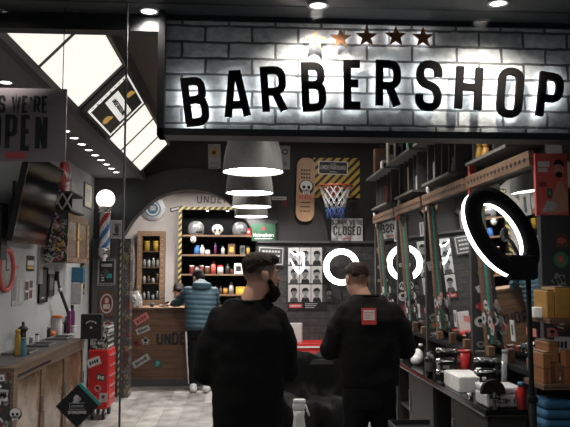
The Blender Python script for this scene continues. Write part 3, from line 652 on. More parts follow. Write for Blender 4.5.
for k in range(12):
    a = 2 * PI * k / 12; m.tube([(hc.x + hr * math.cos(a), YW - .27 + hr * .95 * math.sin(a), hc.z), (hc.x + hr * .86 * math.cos(a + .12), YW - .27 + hr * .82 * math.sin(a + .12), hc.z - .055)], .005, 'rim_red', n=5)
m.add('rim', t)
m = M(); NL = 12
def nr(z): return hr * (.93 - .42 * min(1, z / .34) ** .8)
for s_ in (1, -1):
    for k in range(NL):
        pts = []
        for j in range(7):
            z = j / 6 * .44; a = 2 * PI * (k + s_ * j * .5) / NL; pts.append((hc.x + nr(z) * math.cos(a), YW - .27 + nr(z) * math.sin(a), hc.z - z))
        m.tube(pts[:5], .0065, 'net_white', n=4); m.tube(pts[4:], .0065, 'net_blue', n=4)
m.add('net', t)
# closed sign
def closed(m, f):
    m.text(f.at(.0, .105), "SORRY WE'RE", .036, .07, .010, 'black', gap=.008); m.text(f.at(0, -.01), 'CLOSED', .056, .125, .017, 'black', gap=.012)
    m.pan(f, -.05, -.13, .05, -.105, 0, .002, 'pink'); m.pan(f, -.19, -.122, -.07, -.118, 0, .001, 'grey'); m.pan(f, .07, -.122, .19, -.118, 0, .001, 'grey')
c = onY(347, 230, YW - .04); sheet('closed_sign', wallY(c).rot(-.01), 31.5 / 72, 23.5 / 72, "pale SORRY WE'RE CLOSED sign on the ledge under the basketball hoop", 'sign', closed, 'paper', .012)
def beer(m, f):
    m.shape(f.at(0, .055), star(.045, .02), 0, .002, 'dark_red'); m.text(f.at(0, -.035), 'Heineken', .034, .055, .008, 'white', gap=.006)
    m.pan(f, -.12, -.09, .12, -.08, 0, .002, 'white')
c = onY(263.5, 232.5, YW - .05); t = sheet('beer_sign', wallY(c), 23.5 / 72, 17 / 72, 'green beer sign with a star and white name on the black wall', 'sign', beer, 'sign_green', .015)
# white-outlined tin plate
c = onY(271, 256, YW - .05); f = wallY(c).rot(-.04)
def tin(m, f):
    w, h = .16, .11
    m.stroke(f, [(-w, -h), (w, -h), (w, h), (-w, h), (-w, -h)], .012, 0, .002, 'paper')
    for r in range(3):
        for q in range(6): m.pan(f, -.12 + q * .042, .05 - r * .06, -.09 + q * .042, .075 - r * .06, 0, .002, 'paper')
sheet('tin_plate', f, .37, .27, 'dark plate with white border and lettering on the grey tiles', 'sign', tin, 'dark_grey', .01)
# small boards behind the lamps
def deckprint(m, f): m.disc(f, -.01, .06, .055, .075, 0, .002, 'gold', 6); m.pan(f, -.03, .03, .02, .08, .002, .003, 'dark_grey'); m.pan(f, -.05, -.1, .05, -.08, 0, .002, 'grey'); m.pan(f, -.06, -.16, .04, -.15, 0, .002, 'grey')
sheet('paper_poster', wallY(onY(214.5, 156.5, YW)).rot(.03), 12.5 / 72, 25 / 72, 'white paper poster with gold emblem left of the near pendant lamp', 'poster', deckprint, 'paper_grey', .004)
def deck2(m, f): m.disc(f, 0, .08, .04, .04, 0, .002, 'dark_grey'); m.disc(f, 0, .08, .02, .02, .002, .003, 'paper'); m.pan(f, -.03, -.12, .03, -.06, 0, .002, 'grey')
sheet('paper_poster', wallY(onY(285, 157.5, YW)).rot(-.02), 10 / 72, 24 / 72, 'narrow white poster with round mark right of the near pendant lamp', 'poster', deck2, 'paper_grey', .004)
sheet('wall_plaque', wallY(onY(279, 198.3, YW)), 15 / 72, 3.5 / 72, 'thin white plaque on the black wall left of the skateboard', 'plaque', lambda m, f: m.pan(f, -.08, -.008, .08, .004, 0, .001, 'grey'), 'paper', .006)
sheet('wall_plaque', wallY(onY(284.5, 203.5, YW)), 5 / 72, 5 / 72, 'small red square plaque left of the skateboard', 'plaque', None, 'dark_red', .006)
# haircut poster
c0 = onY(287.5, 245, YW - .035); c1 = onY(327, 310, YW - .035); pw = c1.x - c0.x; ph = c0.z - c1.z
f = wallY(((c0.x + c1.x) / 2, YW - .032, (c0.z + c1.z) / 2))
t = T('haircut_poster', 'black poster with rows of haircut portraits on the tiled back wall', 'poster', f.o)
M().pan(f, -pw / 2, -ph / 2, pw / 2, ph / 2, 0, .008, 'black').add('sheet', t)
random.seed(3)
for r in range(3):
    for q in range(3 if r < 2 else 4):
        cw = 11.5 / 72; chh = 17.5 / 72
        u = -pw / 2 + cw * (q + .55) + (0 if r == 2 else .0); v = ph / 2 - chh * (r + .62) - r * .012
        if u + cw / 2 > pw / 2: cw2 = pw / 2 - (u - cw / 2) - .004
        else: cw2 = cw - .008
        g = f.at(u, v, .008); m = M(); m.pan(g, -cw / 2, -chh / 2, -cw / 2 + cw2, chh / 2 - .006, 0, .002, 'paper' if (r, q) != (2, 3) else 'dark_grey')
        s_ = random.uniform(-.008, .008)
        m.shape(g, [(-.06, -chh / 2 + .001), (-.05 + s_, -chh / 2 + .045), (-.018 + s_, -.05), (.018 + s_, -.05), (.05 + s_, -chh / 2 + .045), (.058, -chh / 2 + .001)], .002, .003, random.choice(['black', 'dark_grey']))
        m.disc(g, s_, .0, .036, .05, .003, .004, 'grey' if (q + r) % 3 else 'paper_grey', 14); m.pan(g, -.02 + s_, -.07, .02 + s_, -.035, .003, .004, 'grey')
        hr_ = [(-.042 + s_, .0), (-.03 + s_, .025), (.03 + s_, .03), (.042 + s_, .0), (.045 + s_, .045), (.02 + s_, .075), (-.025 + s_, .07 + s_), (-.046 + s_, .045)]
        m.shape(g, hr_, .004, .006, 'black')
        for e in (-.014, .014): m.pan(g, e - .006 + s_, .0, e + .006 + s_, .006, .004, .005, 'black')
        m.pan(g, -.01 + s_, -.03, .01 + s_, -.026, .004, .005, 'dark_grey')
        if (r * 3 + q) % 4 == 1: m.disc(g, s_, -.035, .03, .02, .004, .005, 'dark_grey', 10)
        m.add('portrait', t)
m = M(); g = f.at(0, -ph / 2 + .055, .008); m.pan(g, -pw / 2 + .02, -.025, -pw / 2 + .2, .03, 0, .002, 'red_soft'); m.pan(g, -pw / 2 + .04, -.005, -pw / 2 + .18, .01, .002, .003, 'paper')
for r in range(3): m.pan(g, -.03, .025 - r * .025, .14 - .02 * r, .037 - r * .025, 0, .002, 'paper_grey')
m.add('caption', t)
# glowing white bent outline in front of the haircut poster
def npx(x, y): return onY(x, y, YW - .09)
pts = [npx(x, y) for x, y in ((290, 249.5), (291.5, 252), (294.5, 254.5), (298, 255), (301, 252.5), (303.5, 253.5), (304, 257), (303.7, 262), (303.8, 267), (302, 271), (299, 273), (296, 270.5), (294, 266), (292, 262), (290, 259))]
t = T('glowing_outline', 'white glowing bent outline over the haircut poster', 'neon light', npx(297, 273))
M().tube(pts, [.006, .008, .011, .012, .009, .010, .011, .011, .012, .013, .014, .012, .010, .009, .006], 'outline_glow', n=8).add('tube', t)
for q_ in ((304, 260), (296, 254.8)): M().cyl(npx(*q_), npx(*q_) + Vector((0, .045, 0)), .006, m='black').add('bracket', t)
# framed white picture on the arch foot
def pic(m, f): m.disc(f, 0, 0, .03, .06, 0, .002, 'dark_grey', 8); m.pan(f, -.05, -.08, .03, -.06, 0, .002, 'black'); m.pan(f, -.04, .05, .05, .08, 0, .002, 'grey')
framed('framed_picture', wallY(onY(117, 229.5, YA - .052)), 12 / 72, 18 / 72, 'small white framed picture on the dark arch beside the barber pole', 'picture', 'white', pic)

# ------------------------------------------------------------------ pillar panel with pictures
pz1 = onY(105, 239, 9.5).z; px0 = onY(92.5, 300, 9.5).x; px1 = onY(120, 300, 9.5).x
M().box(px0, px1, 9.46, YA - .06, 0, pz1, 'dark_grey').add('wall_pillar', kind=S)
M().box(px1 + .003, px1 + .055, 9.42, YA - .06, 0, pz1, 'rope').add('trim_rope_stripe', kind=S)
cx0 = px1 + .058; M().box(cx0, cx0 + .085, 9.40, YA - .06, 0, pz1, 'sticker_column').add('trim_sticker_column', kind=S)
def dial(m, f):
    m.stroke(f, [(-.1, -.15), (.1, -.15), (.1, .15), (-.1, .15), (-.1, -.15)], .008, 0, .002, 'paper_grey'); m.pan(f, -.07, .07, .07, .11, 0, .002, 'paper_grey'); m.disc(f, -.02, -.01, .05, .05, 0, .002, 'dark_grey'); m.pan(f, 0, -.08, .07, -.02, 0, .002, 'teal')
    for k in range(4): m.pan(f, -.07, -.12 + k * .035, -.03, -.1 + k * .035, 0, .002, 'paper_grey')
framed('framed_picture', wallY(onY(106.8, 272, 9.46)), 17 / 73.5, 26 / 73.5, 'black framed picture with white outline below the barber pole', 'picture', 'paper_grey', dial, 'black', fw=.008)
def oval(m, f): m.disc(f, 0, 0, .085, .13, 0, .002, 'paper_grey'); m.disc(f, 0, 0, .07, .11, .002, .003, 'dark_red'); m.disc(f, 0, .04, .025, .04, .003, .004, 'paper_grey'); m.pan(f, -.045, -.07, .045, -.01, .003, .004, 'paper_grey')
framed('framed_picture', wallY(onY(106.8, 303.5, 9.46)), 15 / 73.5, 25 / 73.5, 'dark red picture with pale oval figure on the grey pillar', 'picture', 'brown', oval, 'brown')
framed('framed_picture', wallY(onY(108, 330, 9.46)), 13 / 73.5, 18 / 73.5, 'lowest pale picture on the grey pillar above the stickered box', 'picture', 'dark_grey', oval, 'paper_grey')

# ------------------------------------------------------------------ barber pole
c = onY(105.6, 198.8, 9.35); px = c.x; pyy = 9.35
zt = onY(105, 213, pyy).z; zb = onY(105, 248, pyy).z; r = .068
t = T('barber_pole', 'red, white and blue striped barber pole with glowing white globe', 'barber pole', (px, pyy, zb - .2))
M().ball((px, pyy, c.z), .122, 'globe_glow', 3).add('globe', t)
M().lathe((px, pyy, zt), [(.05, .10), (.085, .085), (.09, .06), (.07, .045), (.085, .02), (.085, 0), (.0, 0)], 'chrome').add('top_cap', t)
M().lathe((px, pyy, zb), [(0, 0), (.085, 0), (.09, -.03), (.07, -.045), (.085, -.07), (.07, -.11), (.03, -.14), (.03, -.17), (0, -.18)], 'chrome').add('bottom_cap', t)
m = M(); n = 36; nz = 40; rings = []
for j in range(nz + 1): rings.append([m.bm.verts.new((px + r * math.cos(2 * PI * k / n), pyy + r * math.sin(2 * PI * k / n), zb + (zt - zb) * j / nz)) for k in range(n)])
for j in range(nz):
    for k in range(n):
        f_ = m.bm.faces.new((rings[j][k], rings[j][(k + 1) % n], rings[j + 1][(k + 1) % n], rings[j + 1][k]))
        ph = (k / n * 1.0 - (j / nz) * 2.0) % 1.0; ph = ((k / n) - j / nz * .8) % 1
        q = int(ph * 6); m.faces([f_], ['red', 'white', 'blue', 'white', 'red', 'white'][q] if q != 4 else 'blue', True)
m.add('striped_cylinder', t)
M().box(px - .03, px + .03, pyy, YA - .052, zt + .02, zt + .06, 'chrome').add('bracket', t)

# ------------------------------------------------------------------ back room
f = wallY(onY(153, 209, YB)); 
t = T('badge_sign', 'round grey bottle-cap badge with blue centre on the back wall', 'badge', f.o)
m = M(); 
m.shape(f, [((.21 if k % 2 else .19) * math.cos(2 * PI * k / 42), (.21 if k % 2 else .19) * math.sin(2 * PI * k / 42)) for k in range(42)], 0, .03, 'steel'); m.add('rim', t)
m = M(); m.disc(f, 0, 0, .135, .135, .03, .035, 'blue_box', 28); m.disc(f, 0, 0, .115, .115, .035, .037, 'paper', 28); m.disc(f, 0, 0, .09, .09, .037, .04, 'blue_box', 28); m.pan(f, -.04, -.03, .05, .05, .04, .042, 'paper_grey'); m.add('centre', t)
for (x, y) in ((148.5, 214), (168 - 5, 205.5)): pass
f = wallY(onY(176.5, 208.8, YB)).rot(math.radians(14))
m = M(); m.pan(f, -.11, -.035, .11, .035, 0, .006, 'black'); m.pan(f, -.09, -.016, .09, .018, .006, .008, 'paper'); m.add('small_plate', label='small black rectangle plate with pale centre right of the round badge', cat='plate')
# wall word
c = onY(197, 199.5, YB); t = T('wall_lettering', 'dark UNDERGROUND lettering on the pale wall under the arch', 'lettering', c)
uu = 0
for ch in 'UNDERGROUND':
    m = M(); w_ = m.glyph(wallY(c).at(uu, -.065), ch, .085, .13, .019, .001, .012, 'dark_grey'); m.add('letter', t); uu += w_ + .032
c = onY(221, 209, YB); m = M(); f = wallY(c); pts = [(k * .016, .03 * math.sin(k * 1.35) + .004 * k * .3) for k in range(18)]
m.stroke(f, pts, .01, .001, .008, 'red_soft'); m.stroke(f, [(.0, -.04), (.28, -.03)], .006, .001, .008, 'red_soft'); m.add('red_script', label='red script scribble under the wall lettering', cat='lettering')
# display cabinet
p0 = onY(137.5, 231, YB - .16); p1 = onY(164, 292.5, YB - .16); cz0 = onY(150, 305, YB - .16).z
t = T('display_cabinet', 'tall wooden glazed display cabinet on the pale back wall', 'cabinet', ((p0.x + p1.x) / 2, YB - .08, cz0))
x0, x1, z1 = p0.x, p1.x, p0.z; fw = .08; y0, y1 = YB - .16, YB - .002
m = M(); m.box(x0, x0 + fw, y0, y1, cz0, z1, 'wood'); m.box(x1 - fw, x1, y0, y1, cz0, z1, 'wood'); m.box(x0 + fw, x1 - fw, y0, y1, z1 - fw, z1, 'wood'); m.box(x0 + fw, x1 - fw, y0, y1, cz0, cz0 + fw, 'wood')
for k in range(14):
    for xx in (x0 + fw / 2, x1 - fw / 2): m.ball((xx, y0, cz0 + .05 + k * (z1 - cz0 - .1) / 13), .008, 'steel', 1)
m.add('body', t); M().box(x0 + fw, x1 - fw, y1 - .02, y1, cz0 + fw, z1 - fw, 'black').add('back_panel', t)
shz = [cz0 + fw + (z1 - fw - cz0 - fw) * k / 4 for k in range(1, 4)]
for z in shz: M().box(x0 + fw, x1 - fw, y0 + .01, y1 - .02, z, z + .012, 'wood').add('shelf', t)
M().box(x0 + fw, x1 - fw, y0 + .004, y0 + .007, cz0 + fw, z1 - fw, 'shop_glass').add('glass_door', t)
# products in the cabinet
def jar(m, x, y, z, r, h, body, cap, neck=.6):
    m.lathe((x, y, z), [(0, 0), (r, 0), (r, h * .72), (r * neck, h * .82), (r * neck, h * .86)], body, n=12); m.lathe((x, y, z), [(0, h), (r * neck * 1.1, h), (r * neck * 1.1, h * .86), (0, h * .86)], cap, n=12); return m
k_ = 0
cols_ = [('paper_grey', 'brown'), ('paper_grey', 'black'), ('grey', 'white'), ('brown', 'gold'), ('amber', 'gold')]
levels = [cz0 + fw] + [z + .012 for z in shz]
for li, z in enumerate(levels):
    nn = 2 if li == 3 else 4
    for q in range(nn):
        xx = x0 + fw + (q + .5) * (x1 - x0 - 2 * fw) / nn; b_, c_ = ('mustard', 'yellow') if li == 3 else cols_[(li + q * 2) % 4 + (0 if li else 0)]
        m = M(); jar(m, xx, YB - .09, z, .045 if nn == 2 else .024, .17 if nn == 2 else random.uniform(.1, .16), b_, c_, .9 if nn == 2 else .5)
        m.add('product_bottle', label='%s product, %s from the left on the %s shelf of the wooden display cabinet' % ({'mustard': 'yellow boxed', 'yellow': 'yellow', 'paper_grey': 'pale', 'grey': 'grey', 'brown': 'brown'}[b_], ORD[q], ['bottom', 'lower middle', 'upper middle', 'top'][li]), cat='bottle', group='products in the display cabinet')
# white surfboard
c = onY(131.5, 288, YB - .05); f = wallY((c.x, YB - .03, onY(131, 268, YB).z)); m = M()
m.shape(f, [(.07 * math.cos(a), .38 * math.sin(a)) for a in [2 * PI * k / 20 for k in range(20)]], 0, .03, 'white'); m.disc(f, 0, -.27, .02, .03, .03, .033, 'black', 8); m.add('wall_board', label='slim white rounded board on the back wall left of the display cabinet', cat='board')

# product shelving
q0 = onY(179.5, 208.5, YB - .3); q1 = onY(258, 300, YB - .3); SXL, SXR = q0.x, q0.x + 1.38; SZT = q0.z; SY0, SY1 = YB - .32, YB - .002
t = T('product_shelving', 'tall black product shelving with wooden shelves and hazard-striped edge', 'shelving', ((SXL + SXR) / 2, YB - .16, 0))
M().box(SXL, SXR, SY1 - .02, SY1, 0, SZT, 'matte_black').add('back_panel', t)
for a, b in ((SXL, SXL + .04), (SXR - .04, SXR)): M().box(a, b, SY0, SY1 - .02, 0, SZT, 'matte_black').add('side_panel', t)
M().box(SXL, SXR, SY0, SY1 - .02, SZT, SZT + .03, 'matte_black').add('top_panel', t)
m = M(); m.box(SXL - .01, SXL + .045, SY0 - .01, SY0, 0, SZT + .03, 'hazard'); m.box(SXR - .045, SXR + .01, SY0 - .01, SY0, 0, SZT + .03, 'hazard'); m.box(SXL + .045, SXR - .045, SY0 - .01, SY0, SZT - .02, SZT + .03, 'hazard'); m.add('hazard_edging', t)
sz = [onY(215, y, SY0).z for y in (235, 254.5, 274, 294.5)]
for z in sz + [.55, .9]: M().box(SXL + .04, SXR - .04, SY0 + .0, SY1 - .02, z - .025, z, 'wood').add('shelf', t)
for x in (SXL + .4, SXL + .95):
    pass
# shelf spot lamps
for i, x in enumerate((207.5, 227.5)):
    c = onY(x, 213, YB - .2); t2 = T('shelf_spotlight', '%s small spotlight under the top of the product shelving' % ('left' if i == 0 else 'right'), 'spotlight', (c.x, YB - .2, SZT - .03), 'spotlights in the product shelving')
    M().cyl((c.x, YB - .2, SZT), (c.x, YB - .2, SZT - .025), .03, m='steel').add('housing', t2); M().cyl((c.x, YB - .2, SZT - .025), (c.x, YB - .2, SZT - .03), .022, m='spot_glow').add('lens', t2)
    spot_light('shelf_spot_light', (c.x, YB - .2, SZT - .04), 5, ang=130)
YS = YB - .19
# helmets etc on the top shelf
def helmet(px_, s, m_, lab, visor='black'):
    c = onY(px_, 235, YS); z = sz[0]; t2 = T('helmet', lab, 'helmet', (c.x, YS, z), 'helmets on the top shelf')
    m = M(); prof = [(.001, .24), (.06, .235), (.1, .21), (.128, .165), (.138, .11), (.134, .055), (.12, 0), (.0, 0)]
    m.lathe((c.x, YS, z), [(a * s, b * s) for a, b in prof], m_, n=24); m.add('shell', t2)
    m = M(); m.ball((c.x + .03, YS - .08 * s, z + .06 * s), (.09 * s, .06 * s, .045 * s), visor, 2); m.add('visor', t2)
helmet(196, 1.0, 'silver_helmet', 'silver helmet at the left end of the top product shelf')
helmet(240, .95, 'silver_helmet', 'striped silver helmet at the right of the top product shelf', 'dark_grey')
c = onY(217.5, 235, YS); t2 = T('skull_mask', 'small white mask between the two helmets on the top shelf', 'mask', (c.x, YS - .04, sz[0]))
m = M(); m.ball((c.x, YS - .04, sz[0] + .1), (.095, .07, .085), 'white', 3); m.ball((c.x, YS - .04, sz[0] + .035), (.05, .05, .04), 'white', 2); m.add('face', t2)
m = M(); [m.ball((c.x + s_ * .035, YS - .1, sz[0] + .085), (.02, .015, .022), 'black', 2) for s_ in (-1, 1)]; m.add('eyes', t2)
c = onY(193.2, 239, SY0 - .0); t2 = T('skull_mask', 'small white panda-like mask hanging at the left of the second shelf', 'mask', (c.x, SY0 + .03, c.z - .05))
m = M(); m.ball((c.x, SY0 + .03, c.z), (.05, .04, .07), 'white', 2); m.add('face', t2); m = M(); [m.ball((c.x + a * .022, SY0 - .008, c.z + b), (.013, .008, .015), 'black', 1) for a, b in ((-1, .01), (1, .01), (0, -.03))]; m.add('eyes', t2)
c = onY(248.5, 234.5, YS); m = M(); m.box(c.x - .05, c.x + .04, YS - .04, YS + .05, sz[0], sz[0] + .12, 'red', .006); m.disc(wallY((c.x, YS - .04, sz[0] + .06)), 0, 0, .025, .025, 0, .002, 'paper'); m.add('gift_box', label='small red box at the right end of the top product shelf', cat='box')
# products on shelves: (px_left, width_px, height_px, body, cap, kind)
ROWS = {1: [(194, 5.5, 9, 'blue', 'blue', 'tub'), (200, 4.5, 9.5, 'paper', 'white', 'bottle'), (205, 5, 5, 'paper', 'grey', 'tub'), (214, 2.5, 12, 'purple', 'blue', 'bottle'), (221, 3.6, 8.5, 'paper_grey', 'blue_box', 'bottle'), (228, 7, 10.5, 'brown', 'gold', 'box'), (240, 5, 9, 'dark_grey', 'black', 'box'), (246, 4, 8, 'gold', 'black', 'tub')],
 2: [(189.5, 5, 8.5, 'dark_red', 'paper', 'tub'), (195, 4, 7.5, 'paper_grey', 'dark_red', 'tub'), (200, 4, 8.5, 'dark_red', 'paper', 'tub'), (205, 5, 7.5, 'brown', 'paper', 'tub'), (211, 5, 13, 'red_soft', 'dark_red', 'bottle'), (217.5, 6, 8.5, 'paper', 'red', 'tub'), (225.5, 4.5, 10, 'black', 'white', 'bottle'), (230.5, 2.8, 5, 'dark_red', 'black', 'tub'), (234.3, 8.5, 10.5, 'white', 'black', 'box'), (244, 5, 9, 'black', 'grey', 'tub')],
 3: [(189, 4, 8, 'grey', 'black', 'bottle'), (194, 4, 8, 'amber', 'black', 'tub'), (214, 4, 9, 'grey', 'black', 'bottle'), (219.5, 3, 8, 'brown', 'grey', 'bottle'), (223.5, 4.5, 7, 'amber', 'black', 'tub'), (229, 5, 12, 'paper_grey', 'steel', 'bottle'), (236, 9.5, 7.5, 'mustard', 'yellow', 'box'), (247, 5, 6.5, 'amber', 'gold', 'tub')]}
CN = {'blue': 'blue', 'paper': 'white', 'purple': 'dark violet', 'paper_grey': 'pale grey', 'brown': 'brown', 'dark_grey': 'dark grey', 'gold': 'gold', 'dark_red': 'dark red', 'red_soft': 'red', 'black': 'black', 'white': 'white', 'grey': 'grey', 'amber': 'amber', 'mustard': 'yellow', 'red': 'red', 'orange': 'orange', 'cream': 'cream', 'teal': 'teal', 'green': 'green'}
for r, items in ROWS.items():
    for q, (x, w, h, b_, c_, kd) in enumerate(items):
        a = onY(x, 250, YS); s_ = YS / FPX; ww = w * s_; hh = h * s_; cx_ = a.x + ww / 2; z = sz[r]; m = M()
        if kd == 'box':
            m.box(cx_ - ww / 2, cx_ + ww / 2, YS - .05, YS + .05, z, z + hh, b_, .004); m.pan(wallY((cx_, YS - .05, z + hh * .5)), -ww * .3, -hh * .25, ww * .3, hh * .25, 0, .002, c_)
        else: jar(m, cx_, YS, z, ww / 2, hh, b_, c_, .9 if kd == 'tub' else .45)
        m.add({'box': 'product_box', 'tub': 'product_tub', 'bottle': 'product_bottle'}[kd], label='%s %s, %s from the left on the %s shelf of the black product shelving' % (CN[b_], {'box': 'box', 'tub': 'tub', 'bottle': 'bottle'}[kd], ORD[q], ['', 'second', 'third', 'fourth'][r]), cat=kd, group='products on the black shelving')

# ------------------------------------------------------------------ reception desk
DY = 10.3; d0 = onY(129.5, 340, DY); dx0 = d0.x; dx1 = onY(262, 340, DY).x; dz = onY(160, 307.5, DY).z
t = T('reception_desk', 'wooden plank reception desk with stickers and UNDERGROUND lettering', 'desk', ((dx0 + dx1) / 2, DY + .3, 0))
M().box(dx0, dx1, DY, DY + .06, .10, dz - .03, 'desk_wood').add('front_panel', t)
m = M(); m.box(dx0, dx0 + .05, DY + .06, DY + .6, 0, dz - .03, 'desk_wood'); m.add('side_panel', t)
m = M(); m.box(dx1 - .05, dx1, DY + .06, DY + .6, 0, dz - .03, 'desk_wood'); m.add('side_panel', t)
M().box(dx0 + .01, dx1, DY - .01, DY + .05, 0, .10, 'dark_grey').add('plinth', t)
M().box(dx0 - .02, dx1 + .02, DY - .03, DY + .62, dz - .03, dz, 'wood').add('desk_top', t)
m = M()
for k in range(16):
    x = dx0 + .06 + k * (dx1 - dx0 - .12) / 15
    for z in (dz - .09, .17): m.ball((x, DY, z), (.012, .008, .012), 'dark_grey', 1)
for k in range(9):
    z = .2 + k * (dz - .3) / 8; m.ball((dx0 + .04, DY, z), (.012, .008, .012), 'dark_grey', 1)
m.add('studs', t)
c = onY(156.5, 339, DY); uu = 0; 
for ch in 'UNDERGROUND':
    m = M(); w_ = m.glyph(wallY(c).at(uu, -.085), ch, .098, .18, .033, .001, .008, 'black'); m.add('letter', t); uu += w_ + .012
def sticker(par, fr, w, h, bg, marks, fg='black', shape='rect'):
    m = M()
    if shape == 'rect': m.pan(fr, -w / 2, -h / 2, w / 2, h / 2, .0005, .002, bg)
    elif shape == 'round': m.disc(fr, 0, 0, w / 2, h / 2, .0005, .002, bg)
    else: m.shape(fr, star(w / 2, w * .33), .0005, .002, bg)
    rnd = random.Random(int(w * 1e5 + h * 3e4 + fr.o.x * 991 + fr.o.z * 77))
    for k in range(marks):
        u = (-.36 + .72 * (k + .1) / marks) * w; hh_ = h * rnd.uniform(.15, .3); ww_ = w * .5 / marks
        m.pan(fr.at(0, 0, .002), u, -hh_, u + ww_, hh_ * rnd.uniform(.6, 1), 0, .0008, fg)
    if marks == 0:
        m.disc(fr.at(0, 0, .002), 0, h * .08, w * .22, h * .22, 0, .0008, fg, 8); m.pan(fr.at(0, 0, .002), -w * .18, -h * .3, w * .18, -h * .22, 0, .0008, fg)
    return m.add('sticker', par)
for (x, y, w, h, a, bg, mk, fg, sh) in ((141.3, 319, .22, .1, 32, 'pink', 4, 'dark_red', 'rect'), (143, 329.8, .2, .085, 20, 'paper_grey', 5, 'black', 'rect'), (136.5, 343.5, .09, .1, 30, 'dark_red', 0, 'black', 'rect'), (145.5, 341, .13, .13, 0, 'paper_grey', 0, 'black', 'star'), (141, 361, .26, .095, 32, 'paper_grey', 6, 'black', 'rect'), (157.5, 363.5, .16, .12, -15, 'dark_grey', 0, 'teal', 'round')):
    sticker(t, wallY(onY(x, y, DY)).rot(math.radians(a)), w, h, bg, mk, fg, sh)
# things on the desk
c = onZ(138.5, 306, dz); c = Vector((c.x, DY + .12, dz)); t = T('glass_jar', 'bulging clear wrapped jar on the left end of the reception desk', 'jar', c)
m = M(); m.lathe(c, [(0, 0), (.085, 0), (.105, .04), (.108, .1), (.095, .17), (.06, .2), (.06, .235), (.055, .235)], 'clear_plastic', n=20); m.add('body', t)
m = M(); [m.ball(c + Vector((random.uniform(-.05, .05), random.uniform(-.05, .05), .035 + .03 * k / 2)), .022, 'paper', 1) for k in range(8)]; m.add('contents', t)
c = onY(165, 305, DY + .2); m = M(); m.box(c.x - .08, c.x + .06, DY + .15, DY + .25, dz, dz + .03, 'paper_grey', .004); m.add('card_reader', label='small pale card reader on the desk between the jar and the clerk', cat='card reader')
c = onY(152, 305, DY + .2); m = M(); m.lathe((c.x, DY + .2, dz), [(0, 0), (.03, 0), (.032, .05), (.02, .06), (0, .062)], 'dark_grey', n=12); m.add('stamp', label='small dark round pot on the desk beside the jar', cat='pot')

# ------------------------------------------------------------------ left wall
XW = XL
def LY(px_): return onX(px_, 270, XW).y
# television
t = T('television', 'black wall television tilted down on the left wall', 'television', (-1.9, 6.3, 1.88))
n_ = Vector((.105, 0, .75)); bl_ = onX(11.5, 241.2, -1.87); y0, y1 = bl_.y, bl_.y + 1.08; z0 = bl_.z; 
fr = Fr((-1.87, (y0 + y1) / 2, z0), (0, 1, 0), (.13, 0, .74)); tw, th = (y1 - y0) / 2, .76
m = M(); m.pan(fr, -tw, 0, tw, th, -.05, -.004, 'black'); m.add('casing', t)
m = M(); m.pan(fr, -tw, 0, tw, .018, -.004, .004, 'black_gloss'); m.pan(fr, -tw, th - .015, tw, th, -.004, .004, 'black_gloss'); m.pan(fr, -tw, .018, -tw + .015, th - .015, -.004, .004, 'black_gloss'); m.pan(fr, tw - .015, .018, tw, th - .015, -.004, .004, 'black_gloss'); m.add('bezel', t)
m = M(); m.pan(fr, -tw + .015, .018, tw - .015, th - .015, -.004, .001, 'screen_black'); m.add('screen', t)
m = M(); m.cyl((-1.998, (y0 + y1) / 2, z0 + .35), fr(0, .4, -.04), .04, m='black'); m.box(XW, XW + .02, (y0 + y1) / 2 - .15, (y0 + y1) / 2 + .15, z0 + .15, z0 + .55, 'black'); m.add('wall_bracket', t)
# power strip rail below
M().box(XW, XW + .025, LY(37), LY(40.5), onX(38, 284, XW).z, onX(38, 245, XW).z, 'steel').add('wall_rail', label='narrow vertical metal rail on the left wall under the television', cat='rail')
# red round things
y_ = LY(4.0); zc_ = onX(5, 270, XW).z
t = T('red_wall_clock', 'deep red round wall ring at the left edge of the picture', 'wall clock', (XW, y_, zc_ - .2))
m = M(); m.lathe((XW, y_, zc_), [(.15, .001), (.19, .001), (.195, .02), (.19, .035), (.17, .04), (.155, .035), (.15, .02), (.15, .001)], 'red_soft', n=36, axis=(1, 0, 0)); m.add('rim', t)
m = M(); m.lathe((XW, y_, zc_), [(0, .015), (.15, .015), (.15, .002), (0, .002)], 'paper_grey', n=36, axis=(1, 0, 0)); m.add('dial', t)
m = M(); f = wallL((XW, y_, zc_)); m.pan(f, -.006, 0, .006, .1, .016, .02, 'black'); m.pan(f, 0, -.006, .07, .006, .016, .02, 'black'); m.add('hands', t)
y_ = LY(62.5); c = onX(63.5, 176, XW)
t = T('red_disc_sign', 'red round bottle-cap sign high on the left wall beyond the television', 'sign', (XW, c.y, c.z - .2))
m = M(); m.lathe((XW, c.y, c.z), [(0, .001), (.2, .001), (.205, .015), (.19, .03), (.14, .042), (0, .048)], 'red', n=32, axis=(1, 0, 0)); m.add('disc', t)
f = wallL((XW + .047, c.y, c.z)); m = M(); pts = [(-.13 + .02 * k, .03 * math.sin(k * 1.1)) for k in range(14)]; m.stroke(f, pts, .03, -.01, .004, 'white'); m.shape(f, [(-.1, -.09), (.1, -.05), (.1, -.07), (-.08, -.115)], -.01, .003, 'white'); m.add('script', t)
